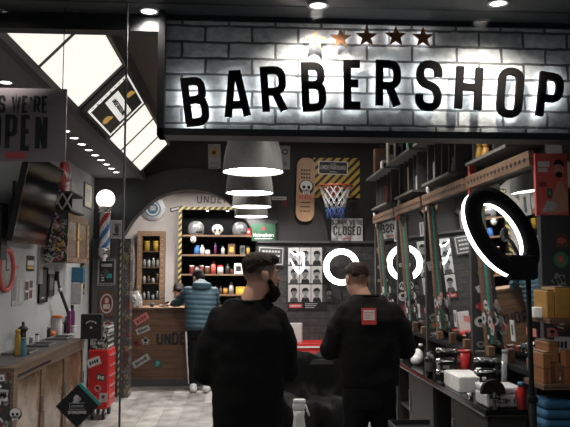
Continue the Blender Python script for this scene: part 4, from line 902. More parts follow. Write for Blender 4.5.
# truss ornament below it
zb_ = onX(60, 214, XW).z; 
c0 = onX(52.5, 205, XW); c1 = onX(69, 205, XW)
t = T('black_truss_shelf', 'black and white cross-braced bracket above the stickered wall cabinet', 'bracket', (XW, (c0.y + c1.y) / 2, zb_))
m = M(); m.box(XW, XW + .2, c0.y, c1.y - .1, zb_ + .0, zb_ + .02, 'dark_grey'); m.box(XW, XW + .2, c0.y, c1.y - .1, zb_ + .2, zb_ + .22, 'dark_grey'); m.add('rails', t)
m = M()
fA = wallY((XW + .0, c0.y, zb_ + .02)); 
for k in range(2):
    m.stroke(fA, [(.0 + .1 * k, 0), (.1 + .1 * k, .18)], .014, -.02, .0, 'white'); m.stroke(fA, [(.1 + .1 * k, 0), (.0 + .1 * k, .18)], .014, -.02, .0, 'white')
m.pan(fA, 0, 0, .2, .18, -.03, -.02, 'black'); m.add('braces', t)
# papers
def lposter(name, x0, x1, y0, y1, lab, cat, fn=None, bg='paper', frame=None, d=.006):
    a = LY(x0); b = LY(x1); ym = (a + b) / 2; zm = onX((x0 + x1) / 2, (y0 + y1) / 2, XW).z; h = (y1 - y0) * ym / FPX
    f = wallL((XW, ym, zm))
    if frame: return framed(name, f, b - a, h, lab, cat, frame, fn, bg)
    return sheet(name, f, b - a, h, lab, cat, fn, bg, d)
def mk(cols):
    def fn(m, f):
        for (u0, v0, u1, v1, c) in cols: m.pan(f, u0, v0, u1, v1, 0, .002, c)
    return fn
lposter('wall_poster', 12, 24, 252, 304, 'tall pale poster with small red mark on the left wall', 'poster', mk([(-.1, .08, .0, .11, 'pink'), (-.15, -.2, -.06, .02, 'grey'), (.02, -.22, .12, -.02, 'wall_left_paint')]), 'paper_grey')
lposter('wall_poster', 26, 33.5, 256, 271, 'small black and yellow notice on the left wall', 'notice', mk([(-.1, -.02, .1, .03, 'paper'), (-.1, -.05, .1, -.03, 'yellow')]), 'black')
lposter('wall_poster', 25, 33, 280, 300, 'card of four small photos on the left wall', 'notice', mk([(-.12, .0, -.02, .08, 'brown'), (.01, .02, .11, .09, 'dark_grey'), (-.12, -.09, -.02, -.02, 'dark_grey'), (.01, -.08, .1, -.0, 'dark_red')]), 'paper')
lposter('wall_poster', 38, 46.5, 268, 302, 'black framed poster on the left wall below the stickered cabinet', 'poster', mk([(-.1, -.1, .1, .1, 'dark_grey'), (-.06, -.14, .06, -.12, 'paper_grey')]), 'black', 'matte_black')
lposter('wall_poster', 48, 53, 274, 296, 'narrow grey framed print right of the black poster on the left wall', 'poster', mk([(-.1, -.05, .1, .08, 'grey')]), 'dark_grey', 'dark_grey')
lposter('wall_poster', 81.5, 89.5, 183, 207, 'small wooden framed picture high on the left wall near the arch', 'picture', mk([(-.12, -.08, .1, .08, 'paper_grey')]), 'cream', 'wood_light')
f = wallL((XW, LY(75), onX(75, 199, XW).z)); m = M(); m.shape(f, [(-.34, .22), (-.1, .15), (.12, .05), (.3, -.12), (.34, -.22), (-.3, -.12)], .001, .01, 'paper'); m.add('paper_banner', label='torn white paper banner on the left wall above the glazed cabinet', cat='banner')
a_ = onX(1.5, 230, XW); M().box(XW, XW + .04, a_.y - .12, a_.y + .03, a_.z - .25, a_.z + .22, 'black').add('wall_mirror_frame', label='black frame at the very left edge beside the television', cat='frame')
# glazed wall cabinet with stickered end
ca = onX(42, 240, XW + .0).y; cb = 8.2; cxf = -1.745
zt_ = onY(54, 212.5, ca).z; zb_ = onY(54, 262, ca).z
t = T('wall_cabinet', 'wooden glazed wall cabinet with a sticker-covered end on the left wall', 'cabinet', (-1.87, (ca + cb) / 2, zb_))
M().box(XW + .001, cxf, ca, ca + .015, zb_, zt_, 'sticker_bomb').add('end_panel', t)
m = M(); m.box(XW + .001, cxf - .02, ca + .015, cb, zb_, zb_ + .02, 'wood_y'); m.box(XW + .001, cxf, ca + .015, cb, zt_ - .02, zt_, 'wood_y'); m.box(XW + .001, XW + .015, ca + .015, cb, zb_ + .02, zt_ - .02, 'brown'); m.box(XW + .001, cxf - .02, cb - .02, cb, zb_ + .02, zt_ - .02, 'wood_y'); m.add('body', t)
ym_ = (ca + cb) / 2
for a, b, w_ in ((ca + .015, ym_ - .01, 1), (ym_ + .01, cb - .03, 0)):
    m = M(); f_ = .05
    m.box(cxf - .02, cxf, a, a + f_, zb_ + .001, zt_ - .02, 'wood_y'); m.box(cxf - .02, cxf, b - f_, b, zb_ + .001, zt_ - .02, 'wood_y'); m.box(cxf - .02, cxf, a + f_, b - f_, zb_ + .001, zb_ + .05, 'wood_y'); m.box(cxf - .02, cxf, a + f_, b - f_, zt_ - .07, zt_ - .02, 'wood_y'); d_ = m.add('door', t)
    M().box(cxf - .014, cxf - .008, a + f_, b - f_, zb_ + .05, zt_ - .07, 'cabinet_door').add('panel', d_)
    M().ball((cxf + .008, b - .025 if w_ else a + .025, (zb_ + zt_) / 2), .012, 'gold', 1).add('knob', d_)
M().box(cxf - .02, cxf + .004, cb - .028, cb + .012, zb_, zt_ - .02, 'hazard_left').add('hazard_strip', t)
M().box(cxf - .016, cxf - .002, ym_ - .008, ym_ + .008, zb_ + .06, zt_ - .08, 'warm_glow').add('light_strip', t)
for (u, v, w, h, a, bg, mk_, fg, sh) in ((.05, .45, .09, .06, 20, 'paper', 3, 'black', 'rect'), (.15, .38, .1, .07, -25, 'pink', 0, 'paper', 'round'), (.07, .3, .11, .06, 35, 'paper', 4, 'dark_red', 'rect'), (.17, .24, .09, .09, 0, 'yellow', 0, 'black', 'rect'), (.08, .17, .12, .08, -15, 'paper_grey', 0, 'black', 'round'), (.18, .1, .1, .1, 10, 'paper', 0, 'black', 'star'), (.07, .06, .1, .06, -30, 'paper', 3, 'green', 'rect'), (.12, .48, .06, .04, 0, 'red', 0, 'paper', 'rect')):
    sticker(t, wallY((XW + u, ca, zb_ + v - .02)).rot(math.radians(a)), w, h, bg, mk_, fg, sh)
random.seed(21)
for k in range(34):
    w = random.uniform(.04, .08); b_ = random.choice(['paper', 'paper_grey', 'white', 'pink', 'paper', 'yellow', 'black', 'dark_red'])
    sticker(t, wallY((random.uniform(XW + .03, cxf - .03), ca - .002, random.uniform(zb_ + .04, zt_ - .04))).rot(random.uniform(-1, 1)), w, w * random.uniform(.5, 1), b_, random.choice([0, 3, 4]), 'black' if b_ not in ('black', 'dark_red') else 'paper', random.choice(['rect', 'round', 'star', 'rect']))
# wooden shelf bit over/beyond + blue box
M().box(XW, XW + .05, 8.95, 9.02, 1.35, 1.95, 'hazard').add('trim_hazard_post', kind=S)
a_ = onX(80, 274, XW + .1)
M().box(XW, XW + .14, a_.y, a_.y + .1, a_.z - .1, a_.z + .08, 'blue_box', .006).add('blue_box', label='blue dispenser box on the left wall left of the grey pillar', cat='box')
M().box(XW, XW + .12, a_.y, a_.y + .1, a_.z - .36, a_.z - .11, 'paper_grey', .006).add('paper_dispenser', label='white paper dispenser under the blue box on the left wall', cat='dispenser')
# adjustable black lamp arm
t = T('lamp_arm', 'thin black adjustable arm hanging down the left wall above the counter', 'lamp arm', onX(57, 276, XW))
p0, p1, p2 = onX(57, 276, XW + .02), onX(60, 290, XW + .1), onX(68, 312, XW + .12)
M().tube([p0, p1], .014, 'black').add('upper_arm', t); M().tube([p1, p1 * .5 + p2 * .5, p2], .018, 'black').add('lower_arm', t); M().ball(p1, .025, 'steel').add('joint', t); M().cyl(p0 + Vector((0, 0, .05)), p0 - Vector((0, 0, .05)), .025, m='black').add('mount', t)
# ------------------------------------------------------------------ left counter
CX, CZ = -1.6, .95; cy0, cy1 = 5.18, 7.45
t = T('counter', 'wooden counter with sliding doors and a sticker-covered end along the left wall', 'counter', (-1.8, 6.3, 0))
M().box(XW + .002, CX - .03, cy0 + .02, cy1, 0.06, CZ - .04, 'counter_wood').add('body', t)
M().box(XW + .002, CX, cy0, cy1 + .02, CZ - .04, CZ - .004, 'counter_wood').add('counter_top', t)
M().box(XW + .04, CX - .08, cy0 + .04, cy1 - .02, CZ - .004, CZ, 'dark_grey').add('inlay_mat', t)
M().box(XW + .002, CX - .02, cy0 - .004, cy0 + .02, 0.0, CZ - .04, 'sticker_dark').add('end_panel', t)
m = M(); m.box(CX - .02, CX - .0, cy0 - .006, cy0 + .06, 0, CZ - .04, 'counter_wood'); m.add('corner_post', t)
m = M()
m.box(CX - .03, CX - .004, cy0 + .06, cy1, CZ - .11, CZ - .04, 'counter_wood')
for k in range(30): m.box(CX - .004, CX - .001, cy0 + .1 + k * .03, cy0 + .118 + k * .03, CZ - .085, CZ - .065, 'black')
m.add('front_rail', t)
M().box(CX - .03, CX, cy0 + .06, cy1, .06, .2, 'counter_wood').add('bottom_rail', t)
nd = 3
for k in range(nd):
    a = cy0 + .06 + k * (cy1 - cy0 - .06) / nd; b = a + (cy1 - cy0 - .06) / nd; m = M()
    m.box(CX - .03, CX - .008, a + .002, a + .06, .2, CZ - .11, 'counter_wood'); m.box(CX - .03, CX - .008, b - .06, b - .002, .2, CZ - .11, 'counter_wood'); d_ = m.add('door', t)
    M().box(CX - .03, CX - .02, a + .06, b - .06, .2, CZ - .11, 'counter_panel').add('panel', d_)
    M().box(CX - .02, CX + .01, b - .04, b - .025, .5, .62, 'steel').add('handle', d_)
M().box(XW + .1, CX - .08, cy0 + .05, cy1 - .05, 0, .06, 'black').add('plinth', t)
ef = wallY((0, cy0 - .004, 0))
random.seed(11)
SK = ['paper_grey', 'paper', 'dark_red', 'paper_grey', 'black', 'grey', 'dark_red', 'white', 'dark_grey']
for k in range(80):
    u = random.uniform(XW + .05, CX - .06); v = random.uniform(.12, .88); w = random.uniform(.04, .085); b_ = random.choice(SK)
    sticker(t, ef.at(u, v).rot(random.uniform(-.9, .9)), w, w * random.uniform(.5, 1), b_, random.choice([0, 0, 3, 4]), 'black' if b_ not in ('black', 'dark_red', 'dark_grey') else 'paper_grey', random.choice(['rect', 'round', 'star', 'rect']))
m = M(); skull(m, ef.at(onY(15.5, 414, cy0).x, onY(15.5, 414, cy0).z, .004), .075, 'paper', 'black'); m.add('sticker', t)
# things on the counter. px base positions
def cbot(name, x, yb, w, h, body, cap, lab, cat, neck=.5, z=CZ, flat=False):
    c = onZ(x, yb, z); s_ = c.y / FPX; c.x = max(c.x, XW + .06) if z == CZ else c.x
    t = T(name, lab, cat, c)
    rr = w * s_ / 2; hh = h * s_
    m = M(); m.lathe(c, [(0, 0), (rr * .96, 0), (rr, .01), (rr, hh * .7), (rr * .9, hh * .76), (rr * neck, hh * .82), (rr * neck, hh * .86), (0, hh * .86)], body, n=18); m.add('body', t)
    m = M(); m.lathe(c, [(0, hh), (rr * neck * .9, hh), (rr * neck * 1.15, hh * .98), (rr * neck * 1.15, hh * .86), (0, hh * .86)], cap, n=14); m.add('cap', t)
    return t
cbot('spray_bottle', 17.2, 355.5, 5.2, 25, 'mustard', 'mustard', 'yellow bottle standing at the near end of the left counter', 'bottle', .8)
cbot('spray_bottle', 23.2, 356, 5.6, 17.5, 'teal_bottle', 'teal_bottle', 'teal blue bottle beside the yellow bottle on the left counter', 'bottle', .8)
cbot('spray_bottle', 12.5, 348, 6, 25, 'black', 'black', 'black pump bottle behind the yellow bottle on the left counter', 'bottle', .4)
cbot('spray_bottle', 44.5, 336, 8.5, 20, 'paper', 'orange', 'white bottle with bright orange cap on the left counter', 'bottle', .95)
cbot('spray_bottle', 39, 335, 4, 11, 'dark_grey', 'black', 'small dark tube left of the orange-capped bottle', 'bottle', .7)
cbot('spray_bottle', 52.3, 331, 5.5, 25, 'purple', 'black', 'tall purple bottle behind the orange-capped bottle', 'bottle', .5)
cbot('spray_bottle', 58, 332.5, 5, 16, 'black', 'black', 'black squat bottle right of the orange fruit on the left counter', 'bottle', .35)
cbot('spray_bottle', 62, 333.5, 3.5, 11, 'black', 'dark_grey', 'small black jar between the black bottle and the purple tube', 'bottle', .8)
cbot('spray_bottle', 68.3, 333.5, 4.2, 22, 'purple', 'purple', 'violet tube bottle near the far end of the left counter', 'bottle', .9)
cbot('spray_bottle', 32.5, 343, 4, 9, 'white', 'black', 'small white tub in front of the grey trays on the left counter', 'tub', .9)
cbot('spray_bottle', 73.5, 333, 5, 7, 'paper', 'white', 'small white cup beside the violet tube', 'cup', .95)
cbot('spray_bottle', 35, 339, 3.6, 12, 'black', 'steel', 'small black can left of the dark tube on the left counter', 'can', .8)
cbot('spray_bottle', 55.5, 334.5, 3.6, 13, 'paper_grey', 'black', 'pale bottle with black cap beside the tall purple bottle', 'bottle', .5)
cbot('spray_bottle', 47.5, 332, 3.6, 22, 'pink', 'white', 'pink slim bottle just behind the orange-capped bottle', 'bottle', .5)
cbot('spray_bottle', 64.5, 333, 3, 16, 'dark_grey', 'black', 'slim dark grey bottle left of the violet tube', 'bottle', .5)
cbot('spray_bottle', 27, 345, 3.6, 8, 'grey', 'white', 'small grey pot right of the teal bottle', 'tub', .9)
for x, yb, lab in ((42.5, 337, 'orange ball in front of the orange-capped bottle'), (52, 336.8, 'orange ball left of the black squat bottle')):
    c = onZ(x, yb, CZ); r = 3 * c.y / FPX; t = T('orange_fruit', lab, 'fruit', c); M().ball(c + Vector((0, 0, r)), (r * 1.2, r, r), 'orange').add('body', t); M().cyl(c + Vector((0, 0, 2 * r - .003)), c + Vector((0, 0, 2 * r + .004)), .003, m='brown', n=6).add('stem', t)
# round hand mirror
c = onZ(20, 350, CZ); c.x = -1.9; t = T('hand_mirror', 'black oval brush head mirror on a stand behind the yellow bottle', 'mirror', c)
zc_ = onY(23, 329, c.y).z; cx_ = onY(23, 329, c.y).x
M().ball((cx_, c.y, zc_), (.045, .05, .03), 'black').add('head', t); M().cyl((cx_, c.y, CZ), (cx_, c.y, zc_ - .02), .007, m='black').add('stem', t); M().cyl((cx_, c.y, CZ), (cx_, c.y, CZ + .01), .04, m='black').add('base', t)
for i, (x, y_, w_, d_) in enumerate(((12, 353, .22, .3), (38, 345.5, .2, .28), (57, 338.5, .2, .35))):
    c = onZ(x, y_, CZ); c.x = -1.83
    t = T('tool_tray', ['dark tray with pale rim under the yellow bottle', 'grey tool tray in the middle of the left counter', 'grey tool tray before the orange fruit at the far part of the counter'][i], 'tray', c)
    M().box(c.x - w_ / 2, c.x + w_ / 2, c.y - d_ / 2, c.y + d_ / 2, CZ, CZ + .006, 'black').add('bottom', t)
    m = M(); 
    for a in ((c.x - w_ / 2, c.x - w_ / 2 + .01, c.y - d_ / 2, c.y + d_ / 2), (c.x + w_ / 2 - .01, c.x + w_ / 2, c.y - d_ / 2, c.y + d_ / 2), (c.x - w_ / 2, c.x + w_ / 2, c.y - d_ / 2, c.y - d_ / 2 + .01), (c.x - w_ / 2, c.x + w_ / 2, c.y + d_ / 2 - .01, c.y + d_ / 2)): m.box(*a, CZ + .006, CZ + .02, 'grey')
    m.add('rim', t)
# black whiskey-style case
c = onZ(90, 331, CZ); yk = 7.3; a_, b_ = onY(80.5, 330, yk), onY(101, 330, yk)
t = T('black_case', 'black square case with small white emblem at the far end of the counter', 'case', ((a_.x + b_.x) / 2, yk, CZ))
h_ = 24 * yk / FPX; xx0 = max(a_.x, XW + .02); M().box(xx0, xx0 + .21, yk, yk + .1, CZ, CZ + h_, 'black', .006).add('body', t)
f = wallY((xx0 + .105, yk, CZ + h_ * .6)); m = M(); 
for k in range(9): a = math.radians(150 - k * 15); m.pan(f.at(.055 * math.cos(a), .04 * math.sin(a) - .01), -.004, -.008, .004, .008, 0, .001, 'paper')
m.disc(f, 0, -.035, .012, .012, 0, .001, 'paper', 8); m.add('emblem', t)
# ------------------------------------------------------------------ red tool trolley
ty = 8.0; tx0 = onY(88, 380, ty).x; tx1 = onY(108, 380, ty).x; tz1 = onY(100, 350, ty).z
t = T('tool_trolley', 'red metal tool trolley on black castors at the end of the counter', 'trolley', ((tx0 + tx1) / 2, ty + .2, 0))
tx0 = max(tx0, -1.9)
M().box(tx0, tx1, ty, ty + .42, .12, tz1, 'red', .012).add('body', t)
for k in range(5):
    a = tz1 - .05 - k * (tz1 - .2) / 5; b = a - (tz1 - .2) / 5 + .012
    d_ = M().box(tx1, tx1 + .008, ty + .02, ty + .4, b, a, 'red', .004).add('drawer', t); M().box(tx1 + .008, tx1 + .02, ty + .06, ty + .36, a - .03, a - .018, 'steel').add('handle', d_)
for dx, dy in ((.05, .05), (.05, .37), (tx1 - tx0 - .05, .05), (tx1 - tx0 - .05, .37)):
    m = M(); m.cyl((tx0 + dx - .015, ty + dy, .05), (tx0 + dx + .015, ty + dy, .05), .05, m='black'); m.cyl((tx0 + dx, ty + dy, .07), (tx0 + dx, ty + dy, .12), .02, m='steel', n=8); m.add('castor', t)
fw_ = wallY(((tx0 + tx1) / 2, ty, tz1))
sticker(t, fw_.at(-.05, -.13).rot(.35), .15, .09, 'paper', 4, 'black'); sticker(t, fw_.at(.03, -.3).rot(-.2), .1, .07, 'dark_grey', 3, 'paper'); sticker(t, fw_.at(.0, -.42).rot(.5), .08, .08, 'pink', 0, 'black', 'round')
sticker(t, fw_.at(.06, -.52), .09, .1, 'paper_grey', 0, 'dark_red', 'rect')
t = T('sticker_box', 'white box covered in black skull stickers on the red tool trolley', 'box', ((tx0 + tx1) / 2, ty + .2, tz1))
M().box(tx0 + .01, tx1 - .01, ty + .02, ty + .38, tz1, tz1 + .25, 'skull_box', .01).add('body', t)
m = M(); skull(m, wallY((tx1 - .09, ty + .02, tz1 + .13)), .12, 'paper', 'black'); m.disc(wallY((tx0 + .09, ty + .02, tz1 + .16)), 0, 0, .05, .06, 0, .002, 'paper'); m.disc(wallY((tx0 + .09, ty + .02, tz1 + .16)), 0, 0, .025, .03, .002, .004, 'black'); m.add('sticker', t)

# ------------------------------------------------------------------ signs hanging in the window
fz = onY(27, 125, 2.97); sw = 84 / (FPX / 2.97); sh = 73.5 / (FPX / 2.97)
rt = onY(66.5, 125, 2.97).x; f = Fr((rt - sw / 2, 2.97, fz.z), (1, 0, 0), (0, 0, 1)).rot(.0)
t = T('open_sign', "hanging YES WE'RE OPEN sign in the window, cut off by the left edge", 'sign', f.o)
M().pan(f, -sw / 2, -sh / 2, sw / 2, sh / 2, 0, .006, 'open_sign').add('board', t)
m = M(); pm = FPX / 2.97; g = f.at(0, 0, .006)
ex = sw / 2 - 18.0 / pm
m.text(f.at(ex, 20.5 / pm), "YES WE'RE", 6.9 / pm, 17.5 / pm, 2.5 / pm, 'black', gap=1.2 / pm, d0=.0061, d1=.008, center='right')
m.text(f.at(ex, -8.0 / pm), 'OPEN', 11.8 / pm, 36 / pm, 4.6 / pm, 'black', gap=3.4 / pm, d0=.0061, d1=.008, center='right')
m.add('lettering', t)
m = M(); m.pan(f, sw / 2 - .245, -sh / 2 + .012, sw / 2 - .165, -sh / 2 + .04, .006, .008, 'red_soft'); m.add('logo', t)
m = M(); m.tube([f(sw / 2 - .02, sh / 2, 0), (f(sw / 2 - .02, 0, 0).x, 2.97, ZF)], .002, 'black', n=5); m.tube([f(-sw / 2 + .02, sh / 2, 0), (f(-sw / 2 + .02, 0, 0).x, 2.97, ZF)], .002, 'black', n=5); m.add('cord', t)
# diamond sticker
f = wallY(onY(77.5, 406, 2.887)).rot(PI / 4); a = 29 / (FPX / 2.887) / 2 * 1.0
t = T('diamond_sticker', 'black diamond sticker with teal edge and small white lettering on the window', 'sticker', f.o)
M().pan(f.at(.012, .0), -a, -a, a, a, 0, .002, 'teal').add('edge', t)
M().pan(f, -a, -a, a, a, .002, .004, 'black').add('face', t)
g = wallY(f(0, 0, .004)); m = M(); m.disc(g, -.004, .030, .012, .015, 0, .001, 'paper', 7); m.disc(g, .008, .028, .006, .008, 0, .001, 'paper_grey', 6); m.pan(g, -.018, .013, .006, .02, 0, .001, 'paper'); m.stroke(g, [(.03, .012), (-.03, .012), (-.03, -.012), (.03, -.012)], .002, 0, .001, 'paper_grey')
m.text(g.at(0, 0), 'UNDERGROUND', .0040, .008, .0011, 'paper_grey', gap=.0007, d0=0, d1=.001); m.text(g.at(0, -.024), 'SPONSORING', .0065, .013, .0021, 'paper', gap=.0012, d0=0, d1=.001); m.add('lettering', t)
# ================================================================== RIGHT WALL WORKSTATIONS
PY = [(3.95, 4.0), (5.19, 5.24), (6.48, 6.53), (7.66, 7.71), (8.93, 8.98)]   # pilasters (near, far)
PX = 1.74; PZ = 2.20
PLAB = ['nearest', 'second', 'third', 'fourth', 'farthest']
for i, (a, b) in enumerate(PY):
    top = 1.955 if i == 0 else PZ
    t = T('sticker_pillar', '%s dark sticker-covered pillar between the mirrors on the right wall' % PLAB[i], 'pillar', ((PX + XR) / 2, (a + b) / 2, 0), 'stickered pillars of the right wall')
    M().box(PX, XR - .001, a, b, 0, top, 'dark_panel', .004).add('body', t)
    f = wallY((PX, a, 0)); rnd = random.Random(i * 5 + 2)
    zz = 1.0
    while zz < top - .1:
        w = rnd.uniform(.06, .11); h = w * rnd.uniform(.5, 1.1)
        bg = rnd.choice(['paper_grey', 'paper_grey', 'dark_red', 'grey', 'black', 'paper', 'brown', 'green']); fg = 'black' if bg in ('paper_grey', 'paper', 'grey') else rnd.choice(['paper_grey', 'red_soft'])
        sticker(t, f.at(rnd.uniform(.05, .15), zz + h / 2).rot(rnd.uniform(-.5, .5)), w, h, bg, rnd.choice([0, 0, 3, 4]), fg, rnd.choice(['rect', 'round', 'round', 'star']))
        if rnd.random() < .6: sticker(t, f.at(rnd.uniform(.03, .17), zz).rot(rnd.uniform(-.8, .8)), w * .6, w * .5, rnd.choice(['paper', 'paper_grey', 'pink']), 0, 'black', rnd.choice(['round', 'star', 'rect']))
        zz += h + rnd.uniform(.01, .05)
# green claw sticker + shoe + red round on the second pillar
def stk(i, px_, py_, w, h, bg, mk_, fg, sh, rot=0):
    a = PY[i][0]; p = onY(px_, py_, a)
    r_ = [o for o in bpy.data.objects if o.name.startswith('sticker_pillar')][i]
    sticker(r_, wallY((p.x, a - .001, p.z)).rot(rot), w, h, bg, mk_, fg, sh)
stk(1, 481.5, 287.5, .085, .05, 'paper', 0, 'black', 'rect', .5); stk(1, 482.5, 306, .07, .075, 'red', 0, 'black', 'round'); stk(1, 480, 271.5, .05, .09, 'black', 3, 'bright_green', 'rect', -.2)
stk(1, 486, 276, .06, .07, 'wood_light', 0, 'brown', 'round'); stk(2, 434, 259, .05, .05, 'red', 0, 'black', 'round'); stk(2, 433, 275, .06, .05, 'black', 3, 'bright_green', 'rect', .8)
# mirrors with wooden frames between the pillars (leaning slightly forward)
def lean(z): return 1.865 - .075 * (z - 1.08) / (2.27 - 1.08)
MLAB = ['nearest', 'second', 'third', 'farthest']
def slab(m, y0, y1, z0, z1, off, th, mt, dx=0):
    # slab in the leaning plane, off = distance in front of the plane toward the room
    m.poly_solid([(lean(z0) - off - th, y0, z0), (lean(z0) - off - th, y1, z0), (lean(z1) - off - th, y1, z1), (lean(z1) - off - th, y0, z1)], [(lean(z0) - off, y0, z0), (lean(z0) - off, y1, z0), (lean(z1) - off, y1, z1), (lean(z1) - off, y0, z1)], mt)
for i in range(4):
    ya, yb = PY[i][1] + .01, PY[i + 1][0] - .01
    t = T('wall_mirror', '%s tall leaning mirror with teal glass edge and wooden frame on the right wall' % MLAB[i], 'mirror', (1.86, (ya + yb) / 2, 1.05), 'wood-framed barber mirrors')
    m = M(); slab(m, ya, yb, 1.08, 2.30, -.03, .02, 'black'); m.add('backing', t)
    m = M(); slab(m, ya + .06, yb - .06, 1.10, 2.24, 0, .006, 'mirror'); m.add('mirror_glass', t)
    m = M(); slab(m, ya + .05, ya + .06, 1.10, 2.24, 0, .014, 'teal'); slab(m, yb - .078, yb - .065, 1.10, 2.24, 0, .014, 'teal'); m.add('glass_edge', t)
    # posts
    m = M(); slab(m, yb - .065, yb, 1.04, 2.27, .005, .035, 'wood_beam'); m.add('post', t)
    m = M(); slab(m, ya, ya + .05, 1.04, 2.27, .005, .035, 'wood_beam'); m.add('post', t)
    m = M(); slab(m, ya - .0, yb + .0, 2.255, 2.345, .045, .035, 'wood_beam'); bm_ = m.add('beam', t)
    m = M()
    for k in range(16):
        y = ya + .06 + k * (yb - ya - .1) / 15.5; slab(m, y, y + .022, 2.285, 2.31, .08, .002, 'black')
    m.add('slot_pattern', bm_)
    # lower ledge with wood cubes
    M().box(1.74, XR - .001, ya, yb, 1.0, 1.03, 'matte_black').add('ledge', t)
    # sticker on the mirror
    m = M(); y = ya + (yb - ya) * .55
    slab(m, y, y + .07, 1.16, 1.30, .007, .002, 'paper'); slab(m, y + .02, y + .05, 1.2, 1.27, .009, .001, 'dark_grey'); slab(m, y - .35, y - .2, 1.22, 1.27, .007, .002, 'pink'); m.add('mirror_sticker', t)
    m = M(); slab(m, ya + .2, ya + .36, 1.98, 2.12, .007, .002, 'paper_grey'); slab(m, ya + .26, ya + .3, 2.0, 2.1, .009, .001, 'dark_grey'); m.add('mirror_sticker', t)
    rnd = random.Random(40 + i)
    # flower and badge stickers low on the far post and the glass beside it
    for k in range(9):
        y = yb - rnd.uniform(.02, .28); z = rnd.uniform(1.14, 1.42); rr = rnd.uniform(.03, .05); mm = rnd.choice(['paper', 'paper_grey', 'pink', 'white', 'paper_grey', 'black', 'dark_red']); m = M()
        fr_ = Fr((lean(z) - .045, y, z), (0, -1, 0), Vector((lean(z + .1) - lean(z), 0, .1)))
        m.shape(fr_, [((rr if q % 2 else rr * .8) * math.cos(2 * PI * q / 14), (rr if q % 2 else rr * .8) * math.sin(2 * PI * q / 14)) for q in range(14)], 0, .002 + .0004 * k, mm); m.disc(fr_, 0, 0, rr * .4, rr * .35, .002, .003 + .0004 * k, 'black' if mm != 'black' else 'paper', 7); m.add('flower_sticker', t)
for i in range(4):
    ya, yb = PY[i][1], PY[i + 1][0]
    for k in range(3):
        y = ya + .2 + k * (yb - ya) * .3
        M().box(1.76, 1.81, y, y + .06, 1.03, 1.10 + .02 * (k % 2), 'brown' if k % 2 else 'desk_wood', .004).add('wooden_block', label='wooden block, %s from the near end on the ledge of the %s mirror' % (ORD[k], MLAB[i]), cat='block', group='wooden blocks on the mirror ledges')
# tall panels behind: narrow shelf strip between the mirror top and cubbies is open wall
# cubbies
CB = [(4.375, 5.19), (5.62, 6.48), (6.86, 7.66), (8.08, 9.0)]
for i, (a, b) in enumerate([(3.2, 3.95)] + CB):
    lab = ['nearest', 'second', 'third', 'fourth', 'farthest'][i]
    t = T('wall_cubby', '%s black upper wall cubby with dividers on the right wall' % lab, 'shelf', (1.85, (a + b) / 2, 2.43), 'upper wall cubbies on the right wall')
    M().box(1.71, XR - .001, a - .0, b, 2.43, 2.452, 'shelf_grey').add('bottom_board', t)
    M().box(1.77, XR - .001, a, a + .02, 2.452, 2.83, 'divider_grey').add('side_board', t)
    M().box(1.77, XR - .001, b - .02, b, 2.452, 2.83, 'divider_grey').add('side_board', t)
    M().box(1.66, XR - .001, a - .12, b + .12, 2.83, 2.855, 'shelf_grey').add('top_board', t)
    for k in range(1, 4):
        y = a + (b - a) * k / 4; M().box(1.78, XR - .02, y - .006, y + .006, 2.452, 2.83, 'divider_grey').add('divider', t)
    M().box(XR - .02, XR - .001, a + .02, b - .02, 2.452, 2.83, 'matte_black').add('back_board', t)
# objects in the cubbies and on their tops: placed by plane X=1.8
def rbox(name, x0, x1, y0, y1, X, m_, lab, cat, dep=.12, deco=None, base=None):
    a = onX(x0, (y0 + y1) / 2, X); b = onX(x1, (y0 + y1) / 2, X); Yn = min(a.y, b.y); Yf = max(a.y, b.y)
    z0 = onX(x1, y1, X).z if base is None else base; h = (y1 - y0) * Yn / FPX
    t = T(name, lab, cat, (X, (Yn + Yf) / 2, z0)); M().box(X, X + dep, Yn, Yf, z0, z0 + h, m_, .003).add('body', t)
    if deco: m = M(); deco(m, wallY((X + dep / 2, Yn, z0 + h / 2)), dep, h); m.add('print', t)
    return t
def band(c1, c2=None):
    def fn(m, f, w, h):
        m.pan(f, -w * .38, -h * .15, w * .38, h * .2, 0, .002, c1)
        if c2: m.pan(f, -w * .3, -h * .4, w * .3, -h * .25, 0, .002, c2)
    return fn
# items that stand on pillar tops
def pillar_item(i, w, h, m_, lab, cat, name, deco=None, m2=None):
    a, b = PY[i]; top = PZ; t = T(name, lab, cat, (PX + w / 2, a + .06, top))
    M().box(PX + .005, PX + w, a + .003, a + .047, top, top + h, m_, .004).add('body', t)
    if m2: M().box(PX + w * .45, PX + w - .004, a + .0, a + .006, top + .01, top + h - .01, m2).add('side_panel', t)
    if deco: m = M(); deco(m, wallY((PX + w * .6, a, top + h / 2)), w * .4, h); m.add('print', t)
    return t
pillar_item(1, .13, .24, 'red_soft', 'tall red and green tin box standing on the second pillar', 'box', 'tin_box', lambda m, f, w, h: m.pan(f.at(.01, 0, .0), -w * .3, -h * .35, w * .4, -h * .05, 0, .002, 'paper'), 'green')
t = T('white_statue', 'small white statue bust standing on the third pillar', 'statue', (1.79, 6.505, PZ))
m = M(); m.lathe((1.79, 6.505, PZ), [(0, 0), (.045, 0), (.04, .03), (.025, .06), (.045, .11), (.04, .15), (.018, .17), (.032, .2), (.03, .23), (0, .25)], 'paper', n=14); m.add('body', t)
t = T('red_bottle', 'red tapering bottle with white neck standing on the fourth pillar', 'bottle', (1.78, 7.685, PZ))
M().lathe((1.78, 7.685, PZ), [(0, 0), (.045, 0), (.05, .04), (.04, .14), (0, .14)], 'red_soft', n=16).add('body', t); M().lathe((1.78, 7.685, PZ + .14), [(.038, 0), (.025, .05), (.022, .1), (0, .1)], 'paper', n=14).add('neck', t)
t = T('antler_ornament', 'white forked ornament standing on the farthest pillar', 'ornament', (1.78, 8.955, PZ))
